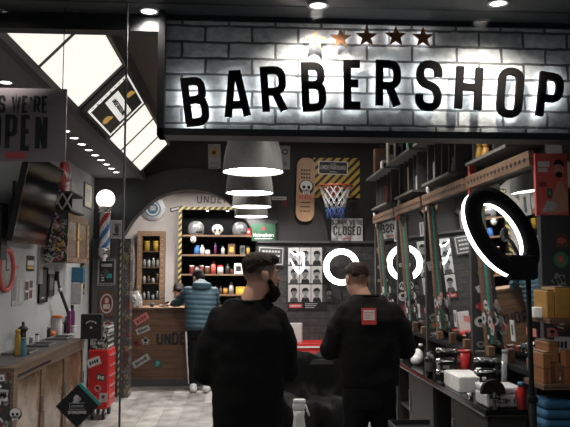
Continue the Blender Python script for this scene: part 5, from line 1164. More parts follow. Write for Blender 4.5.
m = M(); m.cyl((1.78, 8.955, PZ), (1.78, 8.955, PZ + .1), .035, .03, 'paper'); m.tube([(1.78, 8.955, PZ + .09), (1.75, 8.98, PZ + .14), (1.735, 8.98, PZ + .2)], .014, 'paper'); m.tube([(1.78, 8.955, PZ + .09), (1.81, 8.98, PZ + .14), (1.825, 8.98, PZ + .2)], .014, 'paper'); m.add('body', t)
# red picture box standing on the nearest pillar
c = onY(548, 181, 3.97); top = 1.955
t = T('red_book_box', 'red box with printed man holding clippers on top of the nearest pillar', 'box', (1.83, 4.02, top))
w, h = .185, .365; f = Fr((PX - .012 + w / 2, 3.962, top), (1, -.10, 0), (0, 0, 1))
M().pan(f, -w / 2, 0, w / 2, h, -.035, 0, 'red_soft').add('body', t)
m = M(); m.pan(f, -w * .42, h * .78, -w * .05, h * .87, 0, .0015, 'paper'); m.pan(f, -w * .42, h * .7, -w * .12, h * .76, 0, .0015, 'paper'); m.disc(f, -w * .28, h * .5, .022, .016, 0, .001, 'dark_red', 12)
m.shape(f, [(-.02, .06), (.02, .16), (.035, .2), (.06, .2), (.09, .12), (.09, .02), (.0, .005), (-.07, .02), (-.05, .05)], 0, .0015, 'skin_tone'); m.disc(f, .042, h * .74, .03, .042, .0015, .003, 'skin_tone', 14); m.shape(f, [(.01, .285), (.02, .325), (.05, .33), (.072, .31), (.075, .28), (.05, .3), (.02, .298)], .003, .004, 'black'); m.disc(f, .042, h * .655, .02, .018, .003, .004, 'hair_brown', 10)
m.pan(f, -.03, .1, .0, .16, .0015, .003, 'dark_grey'); m.disc(f, -.015, .13, .008, .008, .003, .004, 'bright_green', 8); m.shape(f, [(-.03, .09), (.03, .07), (.02, .03), (-.06, .02)], .0015, .003, 'paper_grey')
m.add('print', t)
# beige block in the near upper cubby
t = rbox('cream_board', 534, 557, 130, 160, 1.80, 'cream', 'cream upright board in the upper cubby above the red box', 'board', .05, None, 2.452)
# yellow toys / figures in cubbies, by index
def fig(name, y, x, z, m_, h, lab, cat):
    t = T(name, lab, cat, (x, y, z)); m = M(); m.lathe((x, y, z), [(0, 0), (.03, 0), (.034, h * .3), (.024, h * .62), (.016, h * .68)], m_, n=12); m.add('body', t); M().ball((x, y, z + h * .82), (.026, .026, h * .2), m_, 2).add('head', t)
fig('yellow_figure', 4.50, 1.80, 2.452, 'amber', .15, 'amber figurine in the near compartment of the second cubby', 'figurine'); fig('yellow_figure', 4.98, 1.80, 2.452, 'amber', .13, 'amber figurine in the middle of the second cubby', 'figurine'); fig('yellow_figure', 5.08, 1.79, 2.452, 'mustard', .16, 'taller yellow figurine at the far end of the second cubby', 'figurine')
fig('yellow_figure', 5.72, 1.80, 2.452, 'wood_light', .15, 'tan figurine at the near end of the third cubby', 'figurine'); fig('yellow_figure', 3.62, 1.80, 2.452, 'amber', .18, 'amber figurine in the nearest cubby', 'figurine')
cub = [(6.95, 'white', .16), (7.3, 'cream', .3), (8.3, 'brown', .22), (8.5, 'dark_red', .25), (6.3, 'grey', .2)]
for k, (y, m_, h) in enumerate(cub):
    t = T('boxed_product', '%s upright carton in the %s upper cubby' % ({'white': 'small white', 'cream': 'tall cream', 'brown': 'brown', 'dark_red': 'dark red', 'grey': 'grey'}[m_], 'fourth' if 6.8 < y < 7.7 else 'farthest' if y > 8 else 'third'), 'box', (1.84, y, 2.452))
    M().box(1.80, 1.87, y, y + .1, 2.452, 2.452 + h, m_, .003).add('body', t); m = M(); m.pan(wallY((1.835, y, 2.452 + h / 2)), -.025, -h * .2, .025, h * .1, 0, .002, 'dark_grey'); m.add('print', t)
tops = [(7.95, 'cream', .34, 'tall cream board on top of the fourth cubby', 'board', .1), (7.55, 'dark_grey', .4, 'dark poster tube box on the fourth cubby top', 'box', .14), (7.2, 'matte_black', .34, 'black carton on top of the fourth cubby', 'box', .14), (6.98, 'green', .3, 'green carton on top of the fourth cubby', 'box', .1), (6.4, 'paper', .2, 'white carton on top of the third cubby', 'box', .2), (8.75, 'brown', .34, 'brown sack on top of the farthest cubby', 'sack', .18), (8.3, 'white', .12, 'small white carton on top of the farthest cubby', 'box', .08), (5.0, 'dark_grey', .3, 'dark carton on top of the second cubby', 'box', .2)]
for y, m_, h, lab, cat, w in tops:
    t = T('storage_box', lab, cat, (1.75, y, 2.855)); M().box(1.70, 1.70 + w, y - .05, y + .06, 2.855, 2.855 + h, m_, .008).add('body', t)
    m = M(); ff = wallY((1.70 + w / 2, y - .05, 2.855 + h * .5)); m.pan(ff, -w * .3, -h * .12, w * .3, h * .2, 0, .002, 'paper_grey' if m_ in ('dark_grey', 'matte_black', 'green') else 'dark_grey'); m.add('print', t)
# ------------------------------------------------------------------ right counter
RX, RZ = 1.475, .80; ry0, ry1 = 4.2, 9.64
t = T('counter', 'long dark barber counter with glossy top under the mirrors', 'counter', (1.65, 6.7, 0))
M().box(RX - .0, PX - .001, ry0, ry1, RZ - .035, RZ, 'black_gloss', .004).add('counter_top', t)
M().box(RX + .002, 1.735, ry0 + .03, ry1, RZ - .045, RZ - .035, 'grey').add('edge_strip', t)
yy = [ry0 + .04, 5.0, 5.45, 6.25, 6.7, 7.5, 7.95, 8.75, ry1]
for k, (a, b) in enumerate(zip(yy, yy[1:])):
    if k % 2 == 0:
        M().box(RX + .05, 1.735, a, b, .08, RZ - .045, 'cabinet_black_wood').add('cabinet', t)
        d_ = M().box(RX + .03, RX + .05, a + .01, b - .01, .1, RZ - .06, 'cabinet_black_wood').add('door', t); M().box(RX + .015, RX + .03, b - .08, b - .065, .4, .6, 'steel').add('handle', d_)
    else:
        M().box(1.72, 1.735, a, b, .08, RZ - .045, 'matte_black').add('niche_back', t); M().box(RX + .06, 1.72, a, b, .38, .4, 'cabinet_black_wood').add('niche_shelf', t)
M().box(RX + .08, 1.735, ry0 + .06, ry1, 0, .08, 'matte_black').add('plinth', t)
# things on the right counter
c = onZ(417, 365, RZ); t = T('white_towel_roll', 'white bundled cloth on the far part of the dark counter', 'towel', c)
m = M(); m.ball(c + Vector((.02, .05, .07)), (.05, .07, .07), 'white', 3); m.ball(c + Vector((-.01, .0, .045)), (.045, .05, .045), 'white', 3); m.add('body', t)
c = onZ(429, 377, RZ); t = T('spray_bottle', 'dark bottle standing at the front of the dark counter', 'bottle', c); s_ = c.y / FPX
M().lathe(c, [(0, 0), (4 * s_, 0), (4 * s_, 18 * s_), (1.6 * s_, 21 * s_), (0, 21 * s_)], 'black_gloss', n=16).add('body', t); M().lathe(c + Vector((0, 0, 21 * s_)), [(1.8 * s_, 0), (1.8 * s_, 3 * s_), (0, 3 * s_)], 'grey', n=12).add('cap', t)
M().lathe(c + Vector((0, 0, 6 * s_)), [(4.1 * s_, 0), (4.1 * s_, 9 * s_)], 'dark_grey', n=16).add('label', t)
# clipper stands
def clipper(m, p, ang, tilt, mt='chrome'):
    d = Vector((math.cos(ang), math.sin(ang), tilt)).normalized()
    m.tube([p, p + d * .06, p + d * .12, p + d * .165], [.016, .022, .02, .014], mt, n=10); m.box(p.x + d.x * .165 - .016, p.x + d.x * .165 + .016, p.y + d.y * .165 - .012, p.y + d.y * .165 + .012, p.z + d.z * .165 - .008, p.z + d.z * .165 + .008, 'steel')
def clip_stand(px_, py_, lab, n=3, z=RZ, at=None):
    c = at or onZ(px_, py_, z); t = T('clipper_stand', lab, 'clipper stand', c)
    M().box(c.x - .05, c.x + .1, c.y - .05, c.y + .05, z, z + .015, 'black', .004).add('base', t); m = M(); m.cyl(c + Vector((.08, 0, .01)), c + Vector((.08, 0, .26)), .01, m='black'); m.cyl(c + Vector((-.03, 0, .01)), c + Vector((-.03, 0, .18)), .008, m='black'); m.add('upright', t)
    for k in range(n):
        M().box(c.x - .05, c.x + .1, c.y - .03, c.y + .03, z + .06 + .08 * k, z + .07 + .08 * k, 'matte_black').add('shelf', t)
    for k in range(n):
        t2 = T('hair_clipper', ['lowest', 'middle', 'topmost'][k] + ' silver hair clipper lying in the ' + lab.split(' clipper')[0] + ' stand', 'hair clipper', c + Vector((-.07, 0, .07 + .08 * k)))
        m = M(); clipper(m, c + Vector((-.07 , -.0, .09 + .08 * k)), .1, .0 if k != 2 else -.1); m.add('body', t2)
    return t
clip_stand(446, 384, 'black three-tier clipper stand beside the dark bottle')
clip_stand(497, 392, 'dark near clipper stand behind the metal case', at=Vector((1.62, 4.60, RZ)))
c = onZ(443, 376, RZ); sheet('photo_card', wallY(c + Vector((-.02, -.07, .075))), .1, .09, 'small card with grey drawing leaning on the clipper stand', 'card', mk([(-.03, -.03, .0, .03, 'dark_grey'), (.01, -.02, .03, .02, 'grey')]), 'paper_grey')
for kk, (px_, py_, h, m1, m2, lab) in enumerate(((409, 352, .12, 'black', 'chrome', 'small black bottle at the far end of the dark counter'), (452, 366, .13, 'grey', 'black', 'grey bottle behind the clipper stand'), (437, 361, .16, 'black_gloss', 'white', 'glossy black bottle with white cap behind the dark bottle'), (521, 389, .15, 'grey', 'white', 'grey bottle with white cap near the ring light pole'))):
    c = onZ(px_, py_, RZ); c.x = min(c.x, 1.69); t = T('product_bottle', lab, 'bottle', c); m = M(); jar(m, c.x, c.y, RZ, .028, h, m1, m2); m.add('body', t)
# red cup
c = Vector((1.675, 5.235, RZ)); t = T('red_cup', 'red plastic beaker behind the white box', 'cup', c)
M().lathe(c, [(0, 0), (.046, 0), (.056, .24), (.052, .24), (.043, .01), (0, .01)], 'red', n=24).add('body', t); M().lathe(c + Vector((0, 0, .24)), [(.0545, -.006), (.060, -.004), (.060, .004), (.053, .004)], 'red_soft', n=24).add('rim', t)
# white box
a = onZ(448, 378, RZ); b = onZ(464, 391, RZ)
wy0, wy1 = 4.80, 5.16; zt = .105
t = T('white_carton', 'low white carton on the dark counter in front of the red beaker', 'box', (1.60, (wy0 + wy1) / 2, RZ))
M().box(RX + .03, 1.70, wy0, wy1, RZ, RZ + .105, 'white', .006).add('body', t); M().box(RX + .038, RX + .041, wy1 - .1, wy1 - .03, RZ + .02, RZ + .085, 'red_soft').add('red_print', t); M().box(RX + .045, 1.695, wy0 + .005, wy1 - .005, RZ + .105, RZ + .108, 'white').add('lid', t)
# metal case
a = onZ(479, 402, RZ); kx0, kx1 = 1.50, 1.78
t = T('metal_case', 'silver aluminium tool case on the near end of the dark counter', 'case', ((kx0 + 1.73) / 2, 4.35, RZ)); kx1 = 1.73
M().box(kx0, kx1, 4.24, 4.46, RZ + .004, RZ + .085, 'aluminium', .012).add('body', t); M().box(kx0, kx1, 4.24, 4.46, RZ + .087, RZ + .125, 'aluminium', .012).add('lid', t)
m = M(); 
for x in (kx0 + .05, kx1 - .06): m.box(x, x + .03, 4.228, 4.242, RZ + .06, RZ + .11, 'chrome', .003)
m.add('latch', t); m = M(); m.tube([(kx0 + .11, 4.24, RZ + .05), (kx0 + .11, 4.215, RZ + .05), (kx1 - .1, 4.215, RZ + .05), (kx1 - .1, 4.24, RZ + .05)], .006, 'black'); m.add('handle', t)
sticker(t, wallY(((kx0 + kx1) / 2 - .02, 4.239, RZ + .045)), .06, .03, 'dark_grey', 3, 'paper'); sticker(t, wallY((kx1 - .05, 4.239, RZ + .045)), .04, .03, 'black', 0, 'paper', 'star')
# black hair dryer standing on a glass jar
c = Vector((1.535, 4.205, RZ)); t = T('glass_tumbler', 'small clear glass tumbler at the front of the near counter end', 'glass', c)
M().lathe(c, [(0, 0), (.026, 0), (.032, .06), (.028, .075), (.026, .073), (.029, .058), (.024, .005), (0, .005)], 'clear_glass', n=24).add('body', t)
M().lathe(c + Vector((0, 0, .0745)), [(.0285, 0), (.031, .001), (.031, .006), (.0285, .006)], 'clear_glass', n=24).add('rim', t)
t = T('fan_brush', 'black rounded neck brush standing in the glass tumbler', 'brush', c + Vector((0, 0, .01)))
M().tube([c + Vector((0, 0, .01)), c + Vector((0, 0, .1))], .011, 'black').add('handle', t)
hf = wallY(c + Vector((0, .012, .09))); m = M(); m.shape(hf, [(.075 * math.cos(PI * k / 12), .085 * math.sin(PI * k / 12) ** .8 if 0 < k < 12 else 0) for k in range(13)], -.03, .0, 'hair_dark'); m.add('bristles', t)
# small round ring of chrome clip near case
c = Vector((1.56, 4.56, RZ)); t = T('hair_clipper', 'chrome hair clipper leaning left of the metal case', 'hair clipper', c); m = M(); clipper(m, Vector((c.x - .06, c.y + .0, RZ + .022)), 1.2, 0); m.add('body', t)
# red can behind the ring light pole
c = Vector((1.705, 4.215, RZ)); t = T('red_can', 'red spray can on the counter beside the ring light pole', 'can', c); jr = M(); jar(jr, c.x, c.y, RZ, .027, .16, 'red', 'blue_box', .7); jr.add('body', t)
# translucent tube
t = T('comb_tube', 'pale translucent tube standing behind the ring light pole', 'tube', (1.70, 4.52, RZ)); m = M(); m.cyl((1.71, 4.52, RZ), (1.725, 4.52, RZ + .30), .018, m='clear_plastic'); m.add('body', t); M().cyl((1.725, 4.52, RZ + .30), (1.727, 4.52, RZ + .32), .02, m='grey').add('cap', t)

# ------------------------------------------------------------------ near right shelf with crates
t = T('display_shelf', 'dark open shelf with wooden boards at the right edge of the shop window', 'shelf', (1.55, 3.5, 0))
fx0, fx1, fy0, fy1 = 1.52, 1.96, 3.38, 3.62
z1_ = onY(548, 385, fy0).z; z2_ = onY(560, 318.5, fy0).z; z3_ = .78
for z in (z1_, z2_): M().box(fx0 - (.04 if z == z1_ else 0), fx1, fy0, fy1, z - .025, z, 'desk_wood').add('board', t)
M().box(fx0 - .04, fx1, fy0, fy1, .735, .76, 'matte_black').add('board', t); M().box(fx0 - .04, fx1, fy0 + .02, fy1, 0, .735, 'matte_black').add('base_box', t)
for y in (fy0 + .02, fy1 - .04): M().box(fx1 - .04, fx1 - .001, y, y + .03, .76, z1_ - .025, 'matte_black').add('upright', t); M().box(fx1 - .04, fx1 - .001, y, y + .03, z1_, z2_ - .025, 'matte_black').add('upright', t)
M().box(fx0 + .02, fx1 - .05, fy1 - .02, fy1 - .001, .76, z1_ - .025, 'matte_black').add('back_panel', t)
def crate(x, w, h, z, m_, lab, y=fy0 + .02, d=.16, grp='wooden boxes on the display shelf'):
    t = T('wooden_box', lab, 'box', (x + w / 2, y + d / 2, z), grp)
    M().box(x, x + w, y, y + d, z, z + h, m_, .004).add('body', t); M().box(x + .004, x + w - .004, y + .004, y + d - .004, z + h, z + h + .006, 'wood_light').add('lid', t)
s_ = fy0 / FPX
a = onY(545.5, 380, fy0).x
crate(a, 8 * s_, 31 * s_, z1_, 'crate_wood', 'left orange wooden box on the lower board of the window shelf'); crate(a + 9.5 * s_, 11 * s_, 41 * s_, z1_, 'crate_wood', 'tallest orange wooden box in the middle of the lower board', fy0 + .06); crate(a + 16 * s_ + .025, 14 * s_, 34 * s_, z1_, 'crate_wood', 'right orange wooden box at the picture edge on the lower board', fy0 + .0, .055)
a = onY(549, 310, fy0).x
crate(a, 8 * s_, 28 * s_, z2_, 'box_amber', 'left yellow box on the upper board of the window shelf'); crate(a + 8.5 * s_, 17 * s_, 31 * s_, z2_, 'box_amber', 'wider yellow box with black mark on the upper board of the window shelf')
M().box(a - .01, a + .0, fy0, fy0 + .001, 0, .001, 'black') 
c = onY(546, 326, 3.6); t = T('white_carton', 'small white carton below the yellow boxes beside the ring light pole', 'box', (c.x, 3.6, z2_ - .06)); 
hx = onY(540, 318, 3.42).x
M().box(hx - .01, hx + .06, 3.46, 3.54, z2_ - .0, z2_ + .05, 'white', .003).add('body', t); t.location.z = z2_; 
for o_ in list(t.children): o_.location.z = .025
bx = onY(559, 420, fy0).x; zb2 = .76
for k in range(5):
    m = M(); m.box(bx - .055, bx + .1, fy0 + .03, fy0 + .2, zb2 + k * .048, zb2 + k * .048 + .045, 'blue_stack', .018); m.add('folded_towel', label='folded blue towel, %s from the bottom of the stack on the window shelf' % ORD[k], cat='towel', group='stack of blue towels')
# red ornament on the shelf end
# ------------------------------------------------------------------ ring light in front
RC = onY(502, 231, 3.2)
vd = (RC - EYE).normalized(); rd = vd.cross(Vector((0, 0, 1))).normalized(); ud = rd.cross(vd).normalized()
nrm = (.86 * (-.86 * rd - .51 * ud) + .51 * vd).normalized()
major = (.51 * rd - .86 * ud); major = (major - nrm * major.dot(nrm)).normalized(); minor = nrm.cross(major).normalized()
t = T('ring_light', 'large black ring light on a pole in the foreground, seen from behind', 'ring light', (RC.x + .15, 3.2, 0))
def ring(ro, ri, d0, d1, mt, n=64):
    m = M(); A = []
    for k in range(n):
        a = 2 * PI * k / n; u = major * math.cos(a) + minor * math.sin(a)
        A.append([m.bm.verts.new(RC + u * r + nrm * d) for r, d in ((ro, d0), (ro, d1), (ri, d1), (ri, d0))])
    fs = []
    for k in range(n):
        p, q = A[k], A[(k + 1) % n]
        for j in range(4): fs.append(m.bm.faces.new((p[j], q[j], q[(j + 1) % 4], p[(j + 1) % 4])))
    m.faces(fs, mt, True); return m
RO, RI = .228, .153
o_ = ring(RO, RI, -.022, .012, 'matte_black').add('housing', t)
o_ = ring(RO - .002, RI + .002, .013, .034, 'ring_glow').add('diffuser', t)
hb = RC + major * .205 + Vector((.035, 0, -.02))
c1 = onY(522, 268, 3.12)
m = M(); m.box(c1.x - .075, c1.x + .07, 3.09, 3.17, c1.z - .055, c1.z + .06, 'matte_black', .02); m.add('clamp', t)
pb = onY(533, 420, 3.15)
M().cyl((c1.x + .04, 3.15, c1.z - .04), (pb.x, 3.15, .12), .012, m='matte_black').add('pole', t)
M().cyl((c1.x + .045, 3.15, 1.05), (pb.x, 3.15, .12), .016, m='matte_black').add('lower_pole', t)
M().ball((c1.x + .045, 3.15, 1.05), .024, 'matte_black').add('collar', t)
for k in range(3):
    a = 2 * PI * k / 3 + .5; M().tube([(pb.x, 3.15, .45), (pb.x + .30 * math.cos(a), 3.15 + .22 * math.sin(a), .015)], .01, 'black').add('leg', t)
# small phone holder in the ring
m = M(); m.tube([RC + major * .14, RC + major * .07 - nrm * .01, RC + major * .02], .010, 'black'); m.ball(RC + major * .02, (.02, .02, .035), 'black'); m.add('phone_holder', t)
# thin white tube light behind the ring
# ------------------------------------------------------------------ far ring lights
def ring_lamp(cx, cy, cz, R, yaw, label, polex=None):
    t = T('ring_light', label, 'ring light', (cx, cy, RZ))
    n_ = Vector((math.sin(yaw), -math.cos(yaw), 0)); u = Vector((math.cos(yaw), math.sin(yaw), 0)); w = Vector((0, 0, 1)); C = Vector((cx, cy, cz))
    def rg(ro, ri, d0, d1, mt):
        m = M(); A = []; n = 48
        for k in range(n):
            a = 2 * PI * k / n; v = u * math.cos(a) + w * math.sin(a); A.append([m.bm.verts.new(C + v * r + n_ * d) for r, d in ((ro, d0), (ro, d1), (ri, d1), (ri, d0))])
        fs = []
        for k in range(n):
            p, q = A[k], A[(k + 1) % n]
            for j in range(4): fs.append(m.bm.faces.new((p[j], q[j], q[(j + 1) % 4], p[(j + 1) % 4])))
        m.faces(fs, mt, True); return m
    rg(R, R * .68, -.03, 0, 'white').add('housing', t); rg(R - .004, R * .69, .001, .012, 'ring_glow').add('diffuser', t)
    bx_ = polex if polex else cx
    m = M(); m.tube([(cx, cy + .03, cz - R * .95), (cx + (bx_ - cx) * .3, cy + .04, cz - R - .1), (bx_, cy + .04, RZ + .3), (bx_, cy + .04, RZ + .02)], .011, 'black'); m.add('pole', t)
    M().cyl((bx_, cy + .04, RZ), (bx_, cy + .04, RZ + .02), .07, m='black').add('base', t); return t
c = onY(341.5, 267, 9.5); ring_lamp(c.x, 9.5, c.z, .252, .0, 'glowing white ring light behind the head of the second barber', 1.40)


# ------------------------------------------------------------------ red cabinet and board at the back
a = onY(280, 346, 9.3); b = onY(326, 346, 9.3); zt = onY(306, 343.5, 9.15).z
t = T('red_cabinet', 'glossy red cabinet against the tiled wall seen between the two barbers', 'cabinet', ((a.x + b.x) / 2, 9.35, 0))
M().box(a.x, b.x, 9.15, 9.64, .08, zt, 'red', .008).add('body', t); M().box(a.x + .01, b.x - .01, 9.138, 9.15, zt - .055, zt - .035, 'white').add('highlight_strip', t)  # white strip stands in for the highlight along the cabinet front
for k in range(3): d_ = M().box(a.x + .01, b.x - .01, 9.14, 9.15, .12 + k * .17, .27 + k * .17, 'red_soft').add('drawer', t); M().box((a.x + b.x) / 2 - .1, (a.x + b.x) / 2 + .1, 9.125, 9.14, .22 + k * .17, .235 + k * .17, 'steel').add('handle', d_)
M().box(a.x + .02, b.x - .02, 9.17, 9.6, 0, .08, 'matte_black').add('plinth', t)
a = onY(289.5, 330, 9.3); b = onY(302.5, 330, 9.3); 
t = T('white_board', 'white upright panel standing on the red cabinet', 'panel', ((a.x + b.x) / 2, 9.32, zt)); M().box(a.x, b.x, 9.3, 9.36, zt, zt + .25, 'paper', .004).add('body', t); M().box(b.x - .012, b.x - .004, 9.296, 9.3, zt + .01, zt + .24, 'grey').add('edge', t)

# ------------------------------------------------------------------ barber chair under a black cape
bx_, by_ = .60, 5.75
t = T('barber_chair', 'black barber chair between the two barbers, draped in a black cape', 'barber chair', (bx_, by_, 0))
M().lathe((bx_, by_, 0), [(0, 0), (.32, 0), (.33, .02), (.3, .045), (.08, .07), (0, .07)], 'chrome', n=32).add('base', t); M().cyl((bx_, by_, .06), (bx_, by_, .42), .05, m='chrome').add('column', t)
M().box(bx_ - .27, bx_ + .27, by_ - .26, by_ + .28, .42, .56, 'leather_black', .05).add('seat', t); M().box(bx_ - .25, bx_ + .25, by_ + .22, by_ + .34, .56, .9, 'leather_black', .05).add('backrest', t)
for s_ in (-1, 1): M().box(bx_ + s_ * .33 - .04, bx_ + s_ * .33 + .04, by_ - .24, by_ + .3, .68, .74, 'leather_black', .025).add('armrest', t); M().box(bx_ + s_ * .33 - .015, bx_ + s_ * .33 + .015, by_ - .0, by_ + .06, .45, .68, 'chrome').add('arm_support', t)
M().box(bx_ - .2, bx_ + .2, by_ - .62, by_ - .38, .16, .19, 'chrome', .01).add('footrest', t); M().tube([(bx_, by_ - .25, .42), (bx_, by_ - .5, .18)], .02, 'chrome').add('footrest_arm', t)
# cape: cloth grid over the chair
m = M(); NX, NY = 44, 40; G_ = []
for j in range(NY + 1):
    row = []
    for i in range(NX + 1):
        u = -1 + 2 * i / NX; v = -1 + 2 * j / NY
        x = bx_ + u * .47; y = by_ + v * .45
        top = .60 + (.33 * max(0, min(1, (v - .35) / .2)) if v < .8 else .33 - .25 * (v - .8) / .2)
        arm = .17 * math.exp(-((abs(u) - .7) / .13) ** 2) * (1 if v < .5 else .3)
        z = top + arm
        e = max(0, abs(u) - .78) / .22; z -= e ** 1.0 * (.45 + .1 * math.sin(v * 6)); x += math.copysign(.02 * math.sin(v * 14) * e, u) - u * .1 * e
        e2 = max(0, -v - .62) / .38; z -= e2 * .38 * (1 - .0 * e); y += .06 * math.sin(u * 11) * e2
        z += .035 * noise.noise(Vector((u * 3, v * 4, 1))) + .05 * abs(noise.noise(Vector((u * 5 + v * 3, v * 2.5, 4)))) + .025 * math.sin(u * 9 + v * 6)
        row.append(m.bm.verts.new((x, y, max(z, .2))))
    G_.append(row)
m.faces([m.bm.faces.new((G_[j][i], G_[j][i + 1], G_[j + 1][i + 1], G_[j + 1][i])) for j in range(NY) for i in range(NX)], 'cape_black', True)
o = m.add('draped_cape', label='black barber cape thrown over the barber chair', cat='cape')
md = o.modifiers.new('thickness', 'SOLIDIFY'); md.thickness = .006
# white spray bottle in the foreground on a stool
c = onY(299, 420, 3.55)
t = T('spray_bottle', 'white trigger spray bottle in the foreground below the near barber', 'spray bottle', (c.x, 3.55, .74))
zt_ = onY(299, 398.5, 3.55).z; zb0 = zt_ - .27
M().lathe((c.x, 3.55, zb0), [(0, 0), (.034, 0), (.037, .02), (.037, .1), (.03, .15), (.026, .18), (.03, .21), (0, .215)], 'white', n=24).add('body', t)
m = M(); m.box(c.x - .032, c.x + .028, 3.53, 3.57, zb0 + .21, zb0 + .25, 'white', .012); m.box(c.x - .03, c.x + .034, 3.532, 3.568, zb0 + .245, zb0 + .268, 'white', .01); m.add('head', t)
m = M(); m.tube([(c.x + .03, 3.55, zb0 + .24), (c.x + .04, 3.55, zb0 + .215), (c.x + .052, 3.55, zb0 + .185)], [.006, .006, .005], 'white'); m.add('trigger', t)
t.location.z = zb0
for o_ in t.children: o_.location.z -= zb0 - .74
t = T('side_table', 'small round dark side table carrying the white spray bottle', 'table', (c.x, 3.55, 0)); zt2 = zb0
M().cyl((c.x, 3.55, zt2 - .02), (c.x, 3.55, zt2), .13, m='black', n=32).add('table_top', t); M().cyl((c.x, 3.55, .02), (c.x, 3.55, zt2 - .02), .018, m='black').add('column', t); M().cyl((c.x, 3.55, 0), (c.x, 3.55, .02), .12, m='black', n=32).add('base', t)
# dark box on a trolley in front of the counter
c = onY(414, 421, 4.3); t = T('tray_trolley', 'low dark tray trolley standing before the dark counter', 'trolley', (c.x, 4.35, 0)); zt = onY(412, 424, 4.3).z - .045
M().box(c.x - .12, c.x + .15, 4.2, 4.5, zt - .02, zt, 'black', .004).add('top_tray', t)
m = M(); m.box(c.x - .12, c.x - .11, 4.2, 4.5, zt, zt + .03, 'steel'); m.box(c.x - .12, c.x + .15, 4.49, 4.5, zt, zt + .03, 'black'); m.add('rim', t)
for dx, dy in ((-.1, .03), (.13, .03), (-.1, .27), (.13, .27)): M().cyl((c.x + dx, 4.2 + dy, .05), (c.x + dx, 4.2 + dy, zt - .02), .009, m='steel', n=8).add('leg', t); M().ball((c.x + dx, 4.2 + dy, .025), .025, 'black', 1).add('castor', t)
M().box(c.x - .1, c.x + .13, 4.22, 4.48, .25, .27, 'black').add('lower_tray', t)

# ================================================================== PEOPLE
class Vol:
    def __init__(s): s.m = M(); s.m.mi('white')
    def e(s, c, r, X=None, rot=None):
        c = Vector(c); Rm = rot
        tb = bmesh.new(); bmesh.ops.create_icosphere(tb, subdivisions=3, radius=1); r = (r, r, r) if isinstance(r, (int, float)) else r
        for v in tb.verts:
            p = Vector((v.co.x * r[0], v.co.y * r[1], v.co.z * r[2]))
            if Rm: p = Rm @ p
            p = p + c; v.co = X @ p if X else p
        s.m.merge(tb, 'white'); return s
    def c(s, p0, p1, r0, r1=None, X=None, fl=1.0, n=18):
        r1 = r0 if r1 is None else r1; p0 = Vector(p0); p1 = Vector(p1)
        if X: p0 = X @ p0; p1 = X @ p1
        L = (p1 - p0).length; ax = (p1 - p0) / max(L, 1e-6); prof = [(0, -r0)]
        for k in range(1, 5): a = PI / 2 * k / 5; prof.append((r0 * math.sin(a), -r0 * math.cos(a)))
        prof += [(r0, 0), (r1, L)]
        for k in range(4, 0, -1): a = PI / 2 * k / 5; prof.append((r1 * math.sin(a), L + r1 * math.cos(a)))
        prof.append((0, L + r1)); s.m.lathe(p0, prof, 'white', n=n, axis=ax); return s
    def loft(s, rings, n=36, pw=2.4, X=None):
        # rings: (cx, cy, cz, rx, ry)
        R = []
        for (cx, cy, cz, rx, ry) in rings:
            R.append([(Vector((cx + rx * math.copysign(abs(math.cos(2 * PI * k / n)) ** (2 / pw), math.cos(2 * PI * k / n)), cy + ry * math.copysign(abs(math.sin(2 * PI * k / n)) ** (2 / pw), math.sin(2 * PI * k / n)), cz))) for k in range(n)])
        V = [[s.m.bm.verts.new(X @ p if X else p) for p in r] for r in R]; fs = []
        for a, b in zip(V, V[1:]):
            for k in range(n): fs.append(s.m.bm.faces.new((a[k], a[(k + 1) % n], b[(k + 1) % n], b[k])))
        fs.append(s.m.bm.faces.new(V[0][::-1])); fs.append(s.m.bm.faces.new(V[-1])); s.m.faces(fs, 'white'); return s
    def build(s, name, mt, parent, vox=.012, smooth=3, disp=None, stub=None):
        bm = s.m.bm; bmesh.ops.recalc_face_normals(bm, faces=bm.faces[:])
        me = bpy.data.meshes.new('tmp'); bm.to_mesh(me); bm.free(); o = bpy.data.objects.new('tmp', me); COL.objects.link(o)
        r = o.modifiers.new('r', 'REMESH'); r.mode = 'VOXEL'; r.voxel_size = vox; r.use_smooth_shade = True
        if smooth: q = o.modifiers.new('s', 'SMOOTH'); q.factor = .5; q.iterations = smooth
        bpy.context.view_layer.update(); dg = bpy.context.evaluated_depsgraph_get()
        nm = bpy.data.meshes.new_from_object(o.evaluated_get(dg)); bpy.data.objects.remove(o); nm.name = name
        if disp:
            nrm_ = [v.normal.copy() for v in nm.vertices]
            for v, nn in zip(nm.vertices, nrm_): v.co = v.co + nn * disp(v.co)
        if stub:
            at = nm.attributes.new('stubble', 'FLOAT', 'POINT')
            for v in nm.vertices: at.data[v.index].value = stub(v.co)
        nm.materials.clear(); nm.materials.append(MATS[mt]); o = bpy.data.objects.new(name, nm)
        for p in nm.polygons: p.use_smooth = True; p.material_index = 0
        COL.objects.link(o); o.parent = parent; return o
def sstep(a, b, x):
    t = max(0, min(1, (x - a) / (b - a))); return t * t * (3 - 2 * t)
def head(v, X, ears=True):
    v.e((0, -.012, .028), (.076, .096, .09), X); v.e((0, .03, -.03), (.06, .062, .082), X); v.e((0, .045, -.078), (.043, .042, .034), X)
    v.c((0, .088, .012), (0, .112, -.026), .009, .014, X); v.e((0, .083, .022), (.048, .016, .012), X); v.e((0, .092, -.058), (.024, .010, .011), X)
    v.e((0, .072, -.02), (.05, .02, .03), X)
    for s_ in (-1, 1):
        v.e((s_ * .079, -.012, -.012), (.010, .020, .032), X); v.e((s_ * .083, -.02, .002), (.006, .014, .02), X)
def neck(v, X, p1, r=.058): v.c(X @ Vector((0, -.02, -.06)), Vector(p1), r, r * 1.1)
